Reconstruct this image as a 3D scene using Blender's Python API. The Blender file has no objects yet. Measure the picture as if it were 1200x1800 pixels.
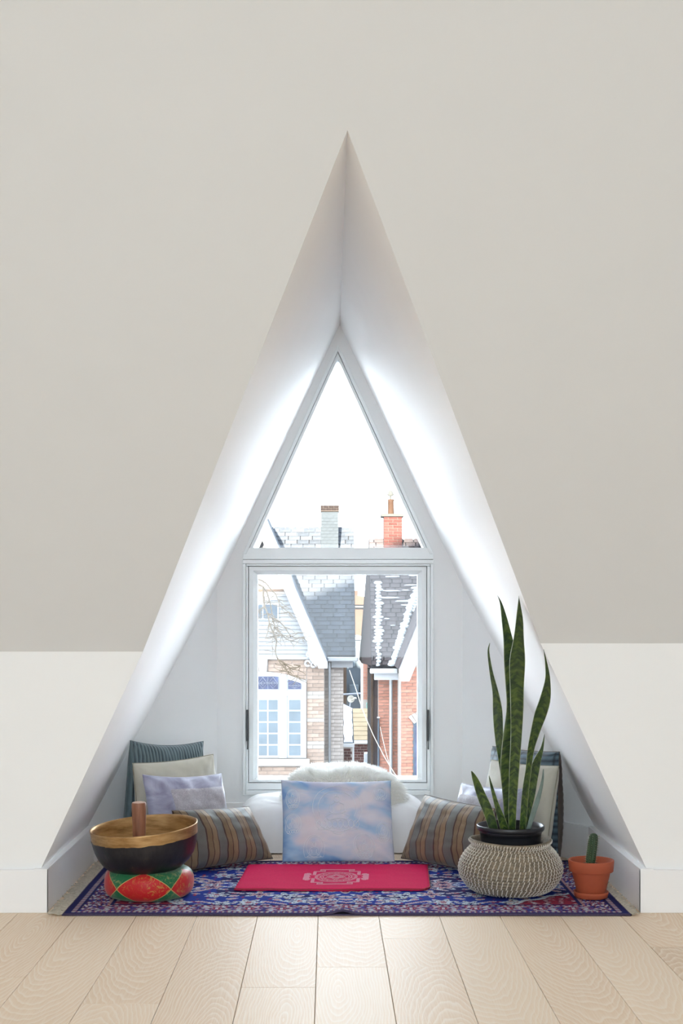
import bpy, bmesh, math, random
from mathutils import Vector, Matrix, noise
random.seed(7)
D = bpy.data
SC = bpy.context.scene
COL = SC.collection
PI = math.pi

# ------------------------------------------------------------------ camera
F = 2500.0; CX = 577.0; CY = 1075.0; CH = 1.2      # focal length / principal point in px of the 1200x1800 frame, lens height
cam_d = D.cameras.new('camera'); cam = D.objects.new('camera', cam_d); COL.objects.link(cam)
cam.location = (0, 0, CH); cam.rotation_euler = (PI/2, 0, 0)
cam_d.sensor_fit = 'VERTICAL'; cam_d.sensor_height = 36.0; cam_d.sensor_width = 24.0
cam_d.lens = F/1800*36.0
cam_d.shift_x = (600-CX)/1800; cam_d.shift_y = (CY-900)/1800
cam_d.clip_start = 0.05; cam_d.clip_end = 400
SC.camera = cam
# ------------------------------------------------------------------ world, sun, added fill lamps, exposure
wd = D.worlds.new('sky'); SC.world = wd; wd.use_nodes = True
bg = wd.node_tree.nodes['Background']
bg.inputs[0].default_value = (0.83, 0.92, 1.0, 1); bg.inputs[1].default_value = 9.6
SUN_DIR = Vector((-0.12, -0.96, 0.20)).normalized()
sun_d = D.lights.new('sun', 'SUN'); sun = D.objects.new('sun', sun_d); COL.objects.link(sun)
sun_d.energy = 80.0; sun_d.angle = 0.009; sun_d.color = (1.0, 0.88, 0.70)
sun.rotation_euler = SUN_DIR.to_track_quat('Z', 'Y').to_euler(); sun.location = (0, 0, 30)
# added fill lamp set before an invented rear window, behind the camera
rl_d = D.lights.new('rear_fill_light', 'AREA'); rl = D.objects.new('rear_fill_light', rl_d); COL.objects.link(rl)
rl_d.shape = 'RECTANGLE'; rl_d.size = 5.0; rl_d.size_y = 1.6; rl_d.energy = 160.0; rl_d.color = (0.80, 0.91, 1.0)
rl.location = (-0.8, -4.85, 1.35); rl.rotation_euler = (PI/2, 0, 0)
# second fill lamp, added under an invented roof light behind the camera
tl_d = D.lights.new('ceiling_fill_light', 'AREA'); tl_o = D.objects.new('ceiling_fill_light', tl_d); COL.objects.link(tl_o)
tl_d.shape = 'RECTANGLE'; tl_d.size = 5.0; tl_d.size_y = 1.5; tl_d.energy = 130.0; tl_d.color = (0.80, 0.91, 1.0)
tl_o.location = (-0.4, -1.4, 3.56)
SC.view_settings.view_transform = 'Standard'; SC.view_settings.look = 'None'
SC.view_settings.gamma = 1.0; SC.view_settings.use_curve_mapping = False
SC.view_settings.exposure = 0.28
SC.cycles.max_bounces = 20; SC.cycles.diffuse_bounces = 14

# ------------------------------------------------------------------ helpers
def W(px, py, d):
    return Vector(((px-CX)/F*d, d, CH-(py-CY)/F*d))
def WX(px, d): return (px-CX)/F*d
def WZ(py, d): return CH-(py-CY)/F*d
def FL(px, d, z=0.0):                      # image column + distance + height
    return Vector(((px-CX)/F*d, d, z))

def org(o):
    v = Vector((0, 0, 0))
    while o is not None:
        v = v + o.location; o = o.parent
    return v

def mk(name, V, Fc, mat, parent=None, smooth=False, uv=None, bevel=0, seg=1, loc=None, weld=0, recalc=True, matidx=None):
    V = [Vector(v) for v in V]
    if parent is not None: base = org(parent)
    elif loc is not None: base = Vector(loc)
    else:
        mn = [min(v[i] for v in V) for i in range(3)]; mx = [max(v[i] for v in V) for i in range(3)]
        base = Vector(((mn[0]+mx[0])/2, (mn[1]+mx[1])/2, mn[2]))
    me = D.meshes.new(name)
    me.from_pydata([v-base for v in V], [], Fc)
    if matidx is not None:
        me.polygons.foreach_set('material_index', matidx)
    if uv is not None:
        ul = me.uv_layers.new(name='UVMap')
        for p in me.polygons:
            for li in p.loop_indices:
                ul.data[li].uv = uv[me.loops[li].vertex_index]
    if weld or bevel or recalc:
        bm = bmesh.new(); bm.from_mesh(me)
        if weld: bmesh.ops.remove_doubles(bm, verts=bm.verts, dist=weld)
        if recalc: bmesh.ops.recalc_face_normals(bm, faces=bm.faces)
        if bevel:
            bmesh.ops.bevel(bm, geom=[e for e in bm.edges], offset=bevel, segments=seg, affect='EDGES', profile=0.5)
        bm.to_mesh(me); bm.free()
    if smooth:
        for p in me.polygons: p.use_smooth = True
    for m in (mat if isinstance(mat, (list, tuple)) else [mat]): me.materials.append(m)
    o = D.objects.new(name, me); COL.objects.link(o)
    if parent is not None: o.parent = parent
    else: o.location = base
    return o

def put(name, me, wloc, parent):
    o = D.objects.new(name, me); COL.objects.link(o); o.parent = parent; o.location = Vector(wloc)-org(parent)
    return o

def empty(name, loc):
    o = D.objects.new(name, None); COL.objects.link(o); o.location = loc; o.empty_display_size = 0.1
    return o

def tag(o, label, cat, group=None):
    o['label'] = label; o['category'] = cat
    if group: o['group'] = group
    return o
def struct(o, label=None, cat=None):
    o['kind'] = 'structure'
    if label: o['label'] = label
    if cat: o['category'] = cat
    return o

def box(x0, x1, y0, y1, z0, z1):
    return ([(x0,y0,z0),(x1,y0,z0),(x1,y1,z0),(x0,y1,z0),(x0,y0,z1),(x1,y0,z1),(x1,y1,z1),(x0,y1,z1)],
            [(0,3,2,1),(4,5,6,7),(0,1,5,4),(1,2,6,5),(2,3,7,6),(3,0,4,7)])
def prism_xz(poly, y0, y1):                 # poly of (x,z) extruded along y
    n = len(poly)
    V = [(x, y0, z) for x, z in poly]+[(x, y1, z) for x, z in poly]
    Fc = [tuple(range(n)), tuple(range(2*n-1, n-1, -1))]
    Fc += [(i, n+i, n+(i+1) % n, (i+1) % n) for i in range(n)]
    return V, Fc
def prism_yz(poly, x0, x1):
    n = len(poly)
    V = [(x0, y, z) for y, z in poly]+[(x1, y, z) for y, z in poly]
    Fc = [tuple(range(n)), tuple(range(2*n-1, n-1, -1))]
    Fc += [(i, n+i, n+(i+1) % n, (i+1) % n) for i in range(n)]
    return V, Fc
def join(parts):
    V = []; Fc = []
    for v, f in parts:
        b = len(V); V += list(v); Fc += [tuple(i+b for i in q) for q in f]
    return V, Fc
def lathe(prof, n, c=(0,0,0), closed=False, mtx=None, rfun=None, zfun=None):
    V = []; Fc = []; uv = []
    m = len(prof)
    for j, (r, z) in enumerate(prof):
        for i in range(n):
            a = 2*PI*i/n
            rr = r*(rfun(a, j/(m-1)) if rfun else 1); zz = z+(zfun(a, j/(m-1)) if zfun else 0)
            p = Vector((rr*math.cos(a), rr*math.sin(a), zz))
            if mtx: p = mtx @ p
            V.append(p+Vector(c)); uv.append((i/n, j/(m-1)))
    for j in range(m-1 if not closed else m):
        for i in range(n):
            k = (j+1) % m
            Fc.append((j*n+i, j*n+(i+1) % n, k*n+(i+1) % n, k*n+i))
    return V, Fc, uv
def tube(pts, r, n=6, cap=True):
    pts = [Vector(p) for p in pts]
    V = []; Fc = []
    rs = r if isinstance(r, (list, tuple)) else [r]*len(pts)
    up = Vector((0.13, 0.31, 0.94))
    for i, p in enumerate(pts):
        t = (pts[min(i+1, len(pts)-1)]-pts[max(i-1, 0)])
        if t.length < 1e-9: t = Vector((0,0,1))
        t.normalize()
        a = t.cross(up)
        if a.length < 1e-3: a = t.cross(Vector((1,0,0)))
        a.normalize(); b = t.cross(a)
        for k in range(n):
            th = 2*PI*k/n
            V.append(p+a*(rs[i]*math.cos(th))+b*(rs[i]*math.sin(th)))
    for i in range(len(pts)-1):
        for k in range(n):
            Fc.append((i*n+k, i*n+(k+1) % n, (i+1)*n+(k+1) % n, (i+1)*n+k))
    if cap:
        Fc.append(tuple(range(n-1, -1, -1))); q = (len(pts)-1)*n; Fc.append(tuple(range(q, q+n)))
    return V, Fc
def interp(pts, n):                          # resample a polyline of tuples with catmull-rom
    out = []
    m = len(pts)
    for s in range(n):
        t = s/(n-1)*(m-1); i = min(int(t), m-2); f = t-i
        p0 = pts[max(i-1, 0)]; p1 = pts[i]; p2 = pts[i+1]; p3 = pts[min(i+2, m-1)]
        out.append(tuple(0.5*((2*b)+(-a+c)*f+(2*a-5*b+4*c-d)*f*f+(-a+3*b-3*c+d)*f**3) for a, b, c, d in zip(p0, p1, p2, p3)))
    return out

# ------------------------------------------------------------------ materials
def new_mat(name):
    m = D.materials.new(name); m.use_nodes = True
    nt = m.node_tree; b = nt.nodes['Principled BSDF']
    return m, nt, b
def nd(nt, t, **kw):
    n = nt.nodes.new(t)
    for k, v in kw.items():
        if k.startswith('i_'): n.inputs[int(k[2:])].default_value = v
        else: setattr(n, k, v)
    return n
def math_n(nt, op, a, b=None, c=None):
    n = nt.nodes.new('ShaderNodeMath'); n.operation = op
    for i, x in enumerate((a, b, c)):
        if x is None: continue
        if isinstance(x, (int, float)): n.inputs[i].default_value = x
        else: nt.links.new(x, n.inputs[i])
    return n.outputs[0]
def ramp(nt, fac, stops, interp='LINEAR'):
    n = nt.nodes.new('ShaderNodeValToRGB'); n.color_ramp.interpolation = interp
    el = n.color_ramp.elements
    while len(el) > 1: el.remove(el[-1])
    el[0].position = stops[0][0]; el[0].color = (*stops[0][1], 1)
    for p, c in stops[1:]:
        e = el.new(p); e.color = (*c, 1)
    nt.links.new(fac, n.inputs[0]); return n.outputs[0]
def mixc(nt, fac, a, b, mode='MIX'):
    n = nt.nodes.new('ShaderNodeMix'); n.data_type = 'RGBA'; n.blend_type = mode
    for i, x in ((0, fac), (6, a), (7, b)):
        if isinstance(x, (int, float)): n.inputs[i].default_value = x
        elif isinstance(x, tuple): n.inputs[i].default_value = (*x, 1)
        else: nt.links.new(x, n.inputs[i])
    return n.outputs[2]
def mapping(nt, src, scale=(1,1,1), rot=(0,0,0), loc=(0,0,0)):
    n = nt.nodes.new('ShaderNodeMapping'); n.inputs[1].default_value = loc; n.inputs[2].default_value = rot; n.inputs[3].default_value = scale
    nt.links.new(src, n.inputs[0]); return n.outputs[0]
def noise_n(nt, vec, scale, detail=3, rough=0.55, dist=0.0):
    n = nt.nodes.new('ShaderNodeTexNoise'); n.inputs['Scale'].default_value = scale; n.inputs['Detail'].default_value = detail
    n.inputs['Roughness'].default_value = rough; n.inputs['Distortion'].default_value = dist
    if vec is not None: nt.links.new(vec, n.inputs['Vector'])
    return n.outputs[0]
def bump(nt, b, h, strength=0.3, dist=0.002):
    n = nt.nodes.new('ShaderNodeBump'); n.inputs['Strength'].default_value = strength; n.inputs['Distance'].default_value = dist
    nt.links.new(h, n.inputs['Height']); nt.links.new(n.outputs[0], b.inputs['Normal'])
def coord(nt, which='Object'):
    return nt.nodes.new('ShaderNodeTexCoord').outputs[which]
def simple(name, col, rough=0.5, var=0.12, nscale=30, bmp=0.15, metallic=0.0, spec=0.5, rnd=0.0, sheen=0.0, bdist=0.002):
    m, nt, b = new_mat(name)
    oc = coord(nt)
    nz = noise_n(nt, oc, nscale, 4)
    lo = tuple(c*(1-var) for c in col); hi = tuple(min(1, c*(1+var)) for c in col)
    c = ramp(nt, nz, [(0.3, lo), (0.7, hi)])
    if rnd:
        oi = nt.nodes.new('ShaderNodeObjectInfo')
        v = ramp(nt, oi.outputs['Random'], [(0, (1-rnd,)*3), (1, (1+rnd,)*3)])
        c = mixc(nt, 1.0, c, v, 'MULTIPLY')
    nt.links.new(c, b.inputs['Base Color'])
    b.inputs['Roughness'].default_value = rough; b.inputs['Metallic'].default_value = metallic
    b.inputs['Specular IOR Level'].default_value = spec
    if sheen: b.inputs['Sheen Weight'].default_value = sheen
    if bmp: bump(nt, b, nz, bmp, bdist)
    return m

M = {}
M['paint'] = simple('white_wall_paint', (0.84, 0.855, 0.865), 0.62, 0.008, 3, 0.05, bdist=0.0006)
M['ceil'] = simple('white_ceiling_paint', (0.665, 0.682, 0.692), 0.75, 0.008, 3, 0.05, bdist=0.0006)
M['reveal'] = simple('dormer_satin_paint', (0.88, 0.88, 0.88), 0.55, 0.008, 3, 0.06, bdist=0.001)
M['trim'] = simple('white_trim_paint', (0.86, 0.87, 0.885), 0.3, 0.008, 4, 0.02)
M['frame'] = simple('window_frame_vinyl', (0.8, 0.835, 0.85), 0.32, 0.01, 4, 0.02)
M['gasket'] = simple('dark_weatherstrip', (0.10, 0.11, 0.12), 0.6, 0.05, 20, 0)
M['black_metal'] = simple('black_metal', (0.02, 0.024, 0.03), 0.35, 0.1, 40, 0.05)

def glass_mat():
    m = D.materials.new('window_glass'); m.use_nodes = True; nt = m.node_tree
    nt.nodes.clear()
    out = nt.nodes.new('ShaderNodeOutputMaterial'); tr = nt.nodes.new('ShaderNodeBsdfTransparent'); gl = nt.nodes.new('ShaderNodeBsdfGlossy')
    tr.inputs[0].default_value = (0.97, 0.985, 0.99, 1); gl.inputs['Roughness'].default_value = 0.02
    fr = nt.nodes.new('ShaderNodeFresnel'); fr.inputs[0].default_value = 1.35
    mx = nt.nodes.new('ShaderNodeMixShader')
    nt.links.new(fr.outputs[0], mx.inputs[0]); nt.links.new(tr.outputs[0], mx.inputs[1]); nt.links.new(gl.outputs[0], mx.inputs[2])
    nt.links.new(mx.outputs[0], out.inputs[0]); return m
M['glass'] = glass_mat()

def oak_mat():
    m, nt, b = new_mat('limed_oak')
    oc = coord(nt); oi = nt.nodes.new('ShaderNodeObjectInfo')
    r = oi.outputs['Random']
    off = nt.nodes.new('ShaderNodeCombineXYZ')
    nt.links.new(math_n(nt, 'MULTIPLY', math_n(nt, 'SUBTRACT', r, 0.5), 0.16), off.inputs[0])
    nt.links.new(math_n(nt, 'MULTIPLY', math_n(nt, 'FRACT', math_n(nt, 'MULTIPLY', r, 37.3)), 1.5), off.inputs[1])
    nt.links.new(math_n(nt, 'MULTIPLY', r, 13.0), off.inputs[2])
    add = nt.nodes.new('ShaderNodeVectorMath'); add.operation = 'ADD'
    nt.links.new(oc, add.inputs[0]); nt.links.new(off.outputs[0], add.inputs[1])
    v = add.outputs[0]
    # elongated cathedral rings
    warp = noise_n(nt, mapping(nt, v, (6, 1.3, 1)), 1.0, 3)
    sep = nt.nodes.new('ShaderNodeSeparateXYZ'); nt.links.new(v, sep.inputs[0])
    X = math_n(nt, 'MULTIPLY', sep.outputs[0], 8.0); Y = math_n(nt, 'MULTIPLY', math_n(nt, 'SUBTRACT', math_n(nt, 'MODULO', sep.outputs[1], 1.9), 0.8), 1.15)
    rad = math_n(nt, 'SQRT', math_n(nt, 'ADD', math_n(nt, 'MULTIPLY', X, X), math_n(nt, 'MULTIPLY', Y, Y)))
    rad = math_n(nt, 'ADD', rad, math_n(nt, 'MULTIPLY', warp, 0.55))
    ring = math_n(nt, 'FRACT', math_n(nt, 'MULTIPLY', rad, 13.0))
    ringc = ramp(nt, ring, [(0.0, (0,0,0)), (0.55, (0.25,)*3), (0.86, (1,1,1)), (1.0, (0,0,0))])
    fine = noise_n(nt, mapping(nt, v, (230, 7, 1)), 1.0, 3, 0.65)
    fr = ramp(nt, fine, [(0.42, (0,0,0)), (0.68, (1,1,1))])
    blot = noise_n(nt, mapping(nt, v, (3, 0.8, 1)), 1.0, 2)
    base = ramp(nt, r, [(0.0, (0.68, 0.49, 0.33)), (0.3, (0.76, 0.58, 0.41)), (0.6, (0.72, 0.53, 0.365)), (0.85, (0.81, 0.645, 0.48)), (1.0, (0.60, 0.415, 0.265))])
    base = mixc(nt, math_n(nt, 'MULTIPLY', blot, 0.35), base, (0.78, 0.63, 0.48))
    c = mixc(nt, math_n(nt, 'MULTIPLY', ringc, 0.62), base, (0.87, 0.78, 0.67))
    c = mixc(nt, math_n(nt, 'MULTIPLY', fr, 0.35), c, (0.87, 0.77, 0.65))
    nt.links.new(c, b.inputs['Base Color'])
    b.inputs['Roughness'].default_value = 0.46; b.inputs['Specular IOR Level'].default_value = 0.17
    h = math_n(nt, 'ADD', math_n(nt, 'MULTIPLY', ringc, 0.5), fr)
    bump(nt, b, h, 0.12, 0.0012)
    return m
M['oak'] = oak_mat()
M['gap'] = simple('dark_floor_gap', (0.16, 0.11, 0.075), 0.8, 0.1, 30, 0)

# fabric built on UV
def fabric_base(name, rough=0.75, weave=500, bstr=0.25, sheen=0.2):
    m, nt, b = new_mat(name)
    b.inputs['Roughness'].default_value = rough; b.inputs['Sheen Weight'].default_value = sheen
    b.inputs['Specular IOR Level'].default_value = 0.3
    uv = coord(nt, 'UV'); oc = coord(nt)
    wv = noise_n(nt, oc, weave, 2)
    bump(nt, b, wv, bstr, 0.001)
    return m, nt, b, uv, oc
def stripes_mat():
    m, nt, b, uv, oc = fabric_base('brown_grey_striped_silk', 0.5, 260, 0.25)
    sep = nt.nodes.new('ShaderNodeSeparateXYZ'); nt.links.new(uv, sep.inputs[0])
    wob = math_n(nt, 'MULTIPLY', math_n(nt, 'SUBTRACT', noise_n(nt, mapping(nt, uv, (2, 4, 1)), 1.0, 2), 0.5), 0.02)
    u = math_n(nt, 'ADD', sep.outputs[0], wob)
    p = math_n(nt, 'FRACT', math_n(nt, 'MULTIPLY', u, 4.6))
    br = (0.18, 0.125, 0.072); br2 = (0.22, 0.155, 0.092); gr = (0.125, 0.128, 0.12); dk = (0.05, 0.024, 0.02)
    c = ramp(nt, p, [(0.0, dk), (0.035, br), (0.26, dk), (0.295, br2), (0.36, br2), (0.53, dk), (0.565, gr), (0.80, gr), (0.965, dk)], 'CONSTANT')
    fold = noise_n(nt, mapping(nt, uv, (6, 2, 1)), 1.0, 3)
    c = mixc(nt, 1.0, c, ramp(nt, fold, [(0.25, (0.8,)*3), (0.75, (1.2,)*3)]), 'MULTIPLY')
    nt.links.new(c, b.inputs['Base Color']); return m
M['stripes'] = stripes_mat()
def teal_mat():
    m, nt, b, uv, oc = fabric_base('teal_pleated_silk', 0.5, 300, 0.2)
    sep = nt.nodes.new('ShaderNodeSeparateXYZ'); nt.links.new(uv, sep.inputs[0])
    wob = math_n(nt, 'MULTIPLY', noise_n(nt, mapping(nt, uv, (3, 5, 1)), 1.0, 2), 0.03)
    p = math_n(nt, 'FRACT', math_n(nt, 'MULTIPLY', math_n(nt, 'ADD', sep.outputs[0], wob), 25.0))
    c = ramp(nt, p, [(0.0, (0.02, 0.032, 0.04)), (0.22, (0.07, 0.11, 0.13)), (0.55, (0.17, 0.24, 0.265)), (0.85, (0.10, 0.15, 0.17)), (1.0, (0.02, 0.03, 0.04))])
    nt.links.new(c, b.inputs['Base Color']); return m
M['teal'] = teal_mat()
def pintuck_mat():
    m, nt, b, uv, oc = fabric_base('blue_pintuck_silk', 0.5, 300, 0.2)
    sep = nt.nodes.new('ShaderNodeSeparateXYZ'); nt.links.new(uv, sep.inputs[0])
    wob = math_n(nt, 'MULTIPLY', noise_n(nt, mapping(nt, uv, (4, 4, 1)), 1.0, 2), 0.05)
    pv = math_n(nt, 'FRACT', math_n(nt, 'MULTIPLY', math_n(nt, 'ADD', sep.outputs[1], wob), 17.0))
    pu = math_n(nt, 'FRACT', math_n(nt, 'MULTIPLY', math_n(nt, 'ADD', sep.outputs[0], wob), 7.0))
    c = ramp(nt, pv, [(0.0, (0.012, 0.02, 0.03)), (0.22, (0.05, 0.085, 0.115)), (0.6, (0.10, 0.16, 0.205)), (1.0, (0.03, 0.05, 0.07))])
    k = ramp(nt, pu, [(0.0, (0.25,)*3), (0.10, (1,)*3), (0.9, (1,)*3), (1.0, (0.25,)*3)])
    c = mixc(nt, 1.0, c, k, 'MULTIPLY')
    nt.links.new(c, b.inputs['Base Color']); return m
M['pintuck'] = pintuck_mat()
M['brown_back'] = simple('brown_taffeta', (0.10, 0.078, 0.066), 0.5, 0.15, 12, 0.2)
M['cream'] = simple('cream_velvet', (0.50, 0.485, 0.405), 0.7, 0.10, 9, 0.15, sheen=0.4)
M['cream_seam'] = simple('cream_seam', (0.33, 0.315, 0.245), 0.8, 0.1, 40, 0)
def satin_mat():
    m, nt, b, uv, oc = fabric_base('lavender_satin', 0.34, 200, 0.1, 0.3)
    f = noise_n(nt, mapping(nt, uv, (2.5, 3.5, 1)), 1.5, 4, 0.6, 0.6)
    c = ramp(nt, f, [(0.3, (0.20, 0.20, 0.31)), (0.55, (0.36, 0.37, 0.50)), (0.75, (0.52, 0.55, 0.68))])
    nt.links.new(c, b.inputs['Base Color']); return m
M['satin'] = satin_mat()
def panel_mat():
    m, nt, b, uv, oc = fabric_base('embroidered_panel', 0.6, 200, 0.1, 0.3)
    f = noise_n(nt, mapping(nt, uv, (30, 22, 1)), 1.4, 5, 0.7, 1.2)
    c = ramp(nt, f, [(0.4, (0.36, 0.345, 0.395)), (0.58, (0.44, 0.425, 0.47)), (0.66, (0.56, 0.555, 0.60))])
    nt.links.new(c, b.inputs['Base Color']); bump(nt, b, f, 0.5, 0.002); return m
M['panel'] = panel_mat()
def tiedye_mat():
    m, nt, b, uv, oc = fabric_base('blue_tie_dye_cotton', 0.8, 420, 0.2)
    f = noise_n(nt, mapping(nt, uv, (1.5, 1.9, 1), loc=(0.35, 0.2, 0)), 1.6, 3, 0.55, 0.5)
    f2 = noise_n(nt, mapping(nt, uv, (2.2, 2.6, 1), loc=(3.1, 1.7, 0)), 1.3, 2, 0.5, 0.4)
    sep = nt.nodes.new('ShaderNodeSeparateXYZ'); nt.links.new(uv, sep.inputs[0])
    # bluer along the left, top and lower left as in the dyed cloth
    au = math_n(nt, 'ABSOLUTE', math_n(nt, 'SUBTRACT', sep.outputs[0], 0.5)); av = math_n(nt, 'ABSOLUTE', math_n(nt, 'SUBTRACT', sep.outputs[1], 0.5))
    edge = math_n(nt, 'MULTIPLY', math_n(nt, 'POWER', math_n(nt, 'MAXIMUM', au, av), 3.0), 1.9)
    g = math_n(nt, 'ADD', math_n(nt, 'SUBTRACT', f, math_n(nt, 'MULTIPLY', sep.outputs[0], 0.10)), edge)
    c = ramp(nt, g, [(0.40, (0.60, 0.575, 0.63)), (0.50, (0.47, 0.51, 0.63)), (0.59, (0.31, 0.44, 0.62)), (0.74, (0.16, 0.29, 0.54))])
    c = mixc(nt, ramp(nt, f2, [(0.45, (0,)*3), (0.68, (0.75,)*3)]), c, (0.60, 0.52, 0.56))
    nt.links.new(c, b.inputs['Base Color']); return m
M['tiedye'] = tiedye_mat()
M['print'] = simple('pale_print_ink', (0.62, 0.66, 0.70), 0.8, 0.05, 30, 0)
M['mat_red'] = simple('raspberry_cotton', (0.56, 0.012, 0.085), 0.9, 0.10, 120, 0.35, spec=0.1)
M['mat_hem'] = simple('raspberry_hem', (0.26, 0.05, 0.05), 0.9, 0.1, 60, 0)
M['mat_print'] = simple('pale_pink_print', (0.56, 0.17, 0.25), 0.85, 0.15, 90, 0)
M['sheet'] = simple('white_cotton_sheet', (0.78, 0.785, 0.80), 0.8, 0.03, 8, 0.15, sheen=0.2)
M['wool'] = simple('white_sheepskin_wool', (0.92, 0.915, 0.90), 0.9, 0.04, 25, 0.0, spec=0.15)
def wool_mat():
    m = M['wool']; nt = m.node_tree; b = nt.nodes['Principled BSDF']; out = nt.nodes['Material Output']
    tl = nt.nodes.new('ShaderNodeBsdfTranslucent'); tl.inputs[0].default_value = (0.90, 0.90, 0.88, 1)
    mx = nt.nodes.new('ShaderNodeMixShader'); mx.inputs[0].default_value = 0.5
    nt.links.new(b.outputs[0], mx.inputs[1]); nt.links.new(tl.outputs[0], mx.inputs[2]); nt.links.new(mx.outputs[0], out.inputs[0])
wool_mat()
M['hide'] = simple('sheepskin_base', (0.80, 0.78, 0.73), 0.95, 0.08, 20, 0.3)

def brocade_mat():
    m, nt, b, uv, oc = fabric_base('red_green_brocade', 0.42, 300, 0.2, 0.2)
    sep = nt.nodes.new('ShaderNodeSeparateXYZ'); nt.links.new(uv, sep.inputs[0])
    a = math_n(nt, 'FRACT', math_n(nt, 'ADD', math_n(nt, 'MULTIPLY', sep.outputs[0], 5.0), 0.75))
    a = math_n(nt, 'ABSOLUTE', math_n(nt, 'SUBTRACT', a, 0.5)); a = math_n(nt, 'MULTIPLY', a, 2.0)
    t = math_n(nt, 'MULTIPLY', math_n(nt, 'ABSOLUTE', math_n(nt, 'SUBTRACT', sep.outputs[1], 0.45)), 2.5)
    dsum = math_n(nt, 'ADD', a, t)
    isg = math_n(nt, 'GREATER_THAN', dsum, 1.0)
    seam = math_n(nt, 'LESS_THAN', math_n(nt, 'ABSOLUTE', math_n(nt, 'SUBTRACT', dsum, 1.0)), 0.022)
    br = noise_n(nt, oc, 34, 4, 0.7, 2.2)
    gold = ramp(nt, br, [(0.53, (0,)*3), (0.60, (1,)*3)])
    zone = noise_n(nt, oc, 7, 2)
    gold = math_n(nt, 'MULTIPLY', gold, ramp(nt, zone, [(0.42, (0.15,)*3), (0.62, (1,)*3)]))
    red = mixc(nt, math_n(nt, 'MULTIPLY', gold, 0.75), (0.50, 0.012, 0.014), (0.46, 0.25, 0.05))
    grn = mixc(nt, math_n(nt, 'MULTIPLY', gold, 0.7), (0.010, 0.13, 0.05), (0.25, 0.27, 0.10))
    c = mixc(nt, isg, red, grn); c = mixc(nt, seam, c, (0.50, 0.36, 0.12))
    nt.links.new(c, b.inputs['Base Color']); return m
M['brocade'] = brocade_mat()
def bronze_mat():
    m, nt, b = new_mat('hammered_bronze')
    oc = coord(nt); n1 = noise_n(nt, mapping(nt, oc, (1, 1, 5)), 9, 5, 0.6); n2 = noise_n(nt, oc, 40, 3)
    c = ramp(nt, n1, [(0.25, (0.20, 0.105, 0.04)), (0.5, (0.43, 0.26, 0.11)), (0.75, (0.60, 0.41, 0.20))])
    nt.links.new(c, b.inputs['Base Color']); b.inputs['Metallic'].default_value = 0.75; b.inputs['Roughness'].default_value = 0.40
    bump(nt, b, n2, 0.25, 0.002); return m
M['bronze'] = bronze_mat()
def patina_mat():
    m, nt, b = new_mat('black_patina')
    oc = coord(nt); n1 = noise_n(nt, mapping(nt, oc, (1, 1, 0.5)), 22, 5, 0.7); n2 = noise_n(nt, mapping(nt, oc, (2, 2, 0.35)), 45, 3)
    c = ramp(nt, n1, [(0.3, (0.012, 0.012, 0.016)), (0.6, (0.028, 0.026, 0.030)), (0.72, (0.07, 0.05, 0.035)), (0.80, (0.20, 0.13, 0.06))])
    nt.links.new(c, b.inputs['Base Color']); b.inputs['Roughness'].default_value = 0.36; b.inputs['Metallic'].default_value = 0.3
    bump(nt, b, n2, 0.3, 0.002); return m
M['patina'] = patina_mat()
def mallet_mat():
    m, nt, b = new_mat('reddish_mallet_wood')
    oc = coord(nt); n1 = noise_n(nt, mapping(nt, oc, (60, 60, 4)), 1.0, 4)
    c = ramp(nt, n1, [(0.3, (0.17, 0.062, 0.035)), (0.7, (0.33, 0.145, 0.085))])
    nt.links.new(c, b.inputs['Base Color']); b.inputs['Roughness'].default_value = 0.45; bump(nt, b, n1, 0.2, 0.001); return m
M['mallet'] = mallet_mat()
M['mallet_end'] = simple('pale_end_grain', (0.55, 0.38, 0.3), 0.6, 0.1, 60, 0.1)
M['seagrass'] = simple('seagrass_coil', (0.215, 0.175, 0.125), 0.8, 0.35, 60, 0.5)
M['stitch'] = simple('white_raffia_stitch', (0.72, 0.685, 0.62), 0.8, 0.1, 60, 0.2)
M['pot_black'] = simple('black_plastic', (0.012, 0.013, 0.018), 0.3, 0.1, 20, 0.03)
M['soil'] = simple('dark_soil', (0.03, 0.022, 0.016), 0.95, 0.5, 90, 1.0, bdist=0.01)
M['terracotta'] = simple('terracotta', (0.42, 0.088, 0.036), 0.7, 0.12, 9, 0.15)
M['cactus'] = simple('cactus_green', (0.028, 0.060, 0.022), 0.6, 0.3, 40, 0.3)
M['spine'] = simple('pale_spines', (0.45, 0.42, 0.28), 0.7, 0.1, 40, 0)
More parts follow.
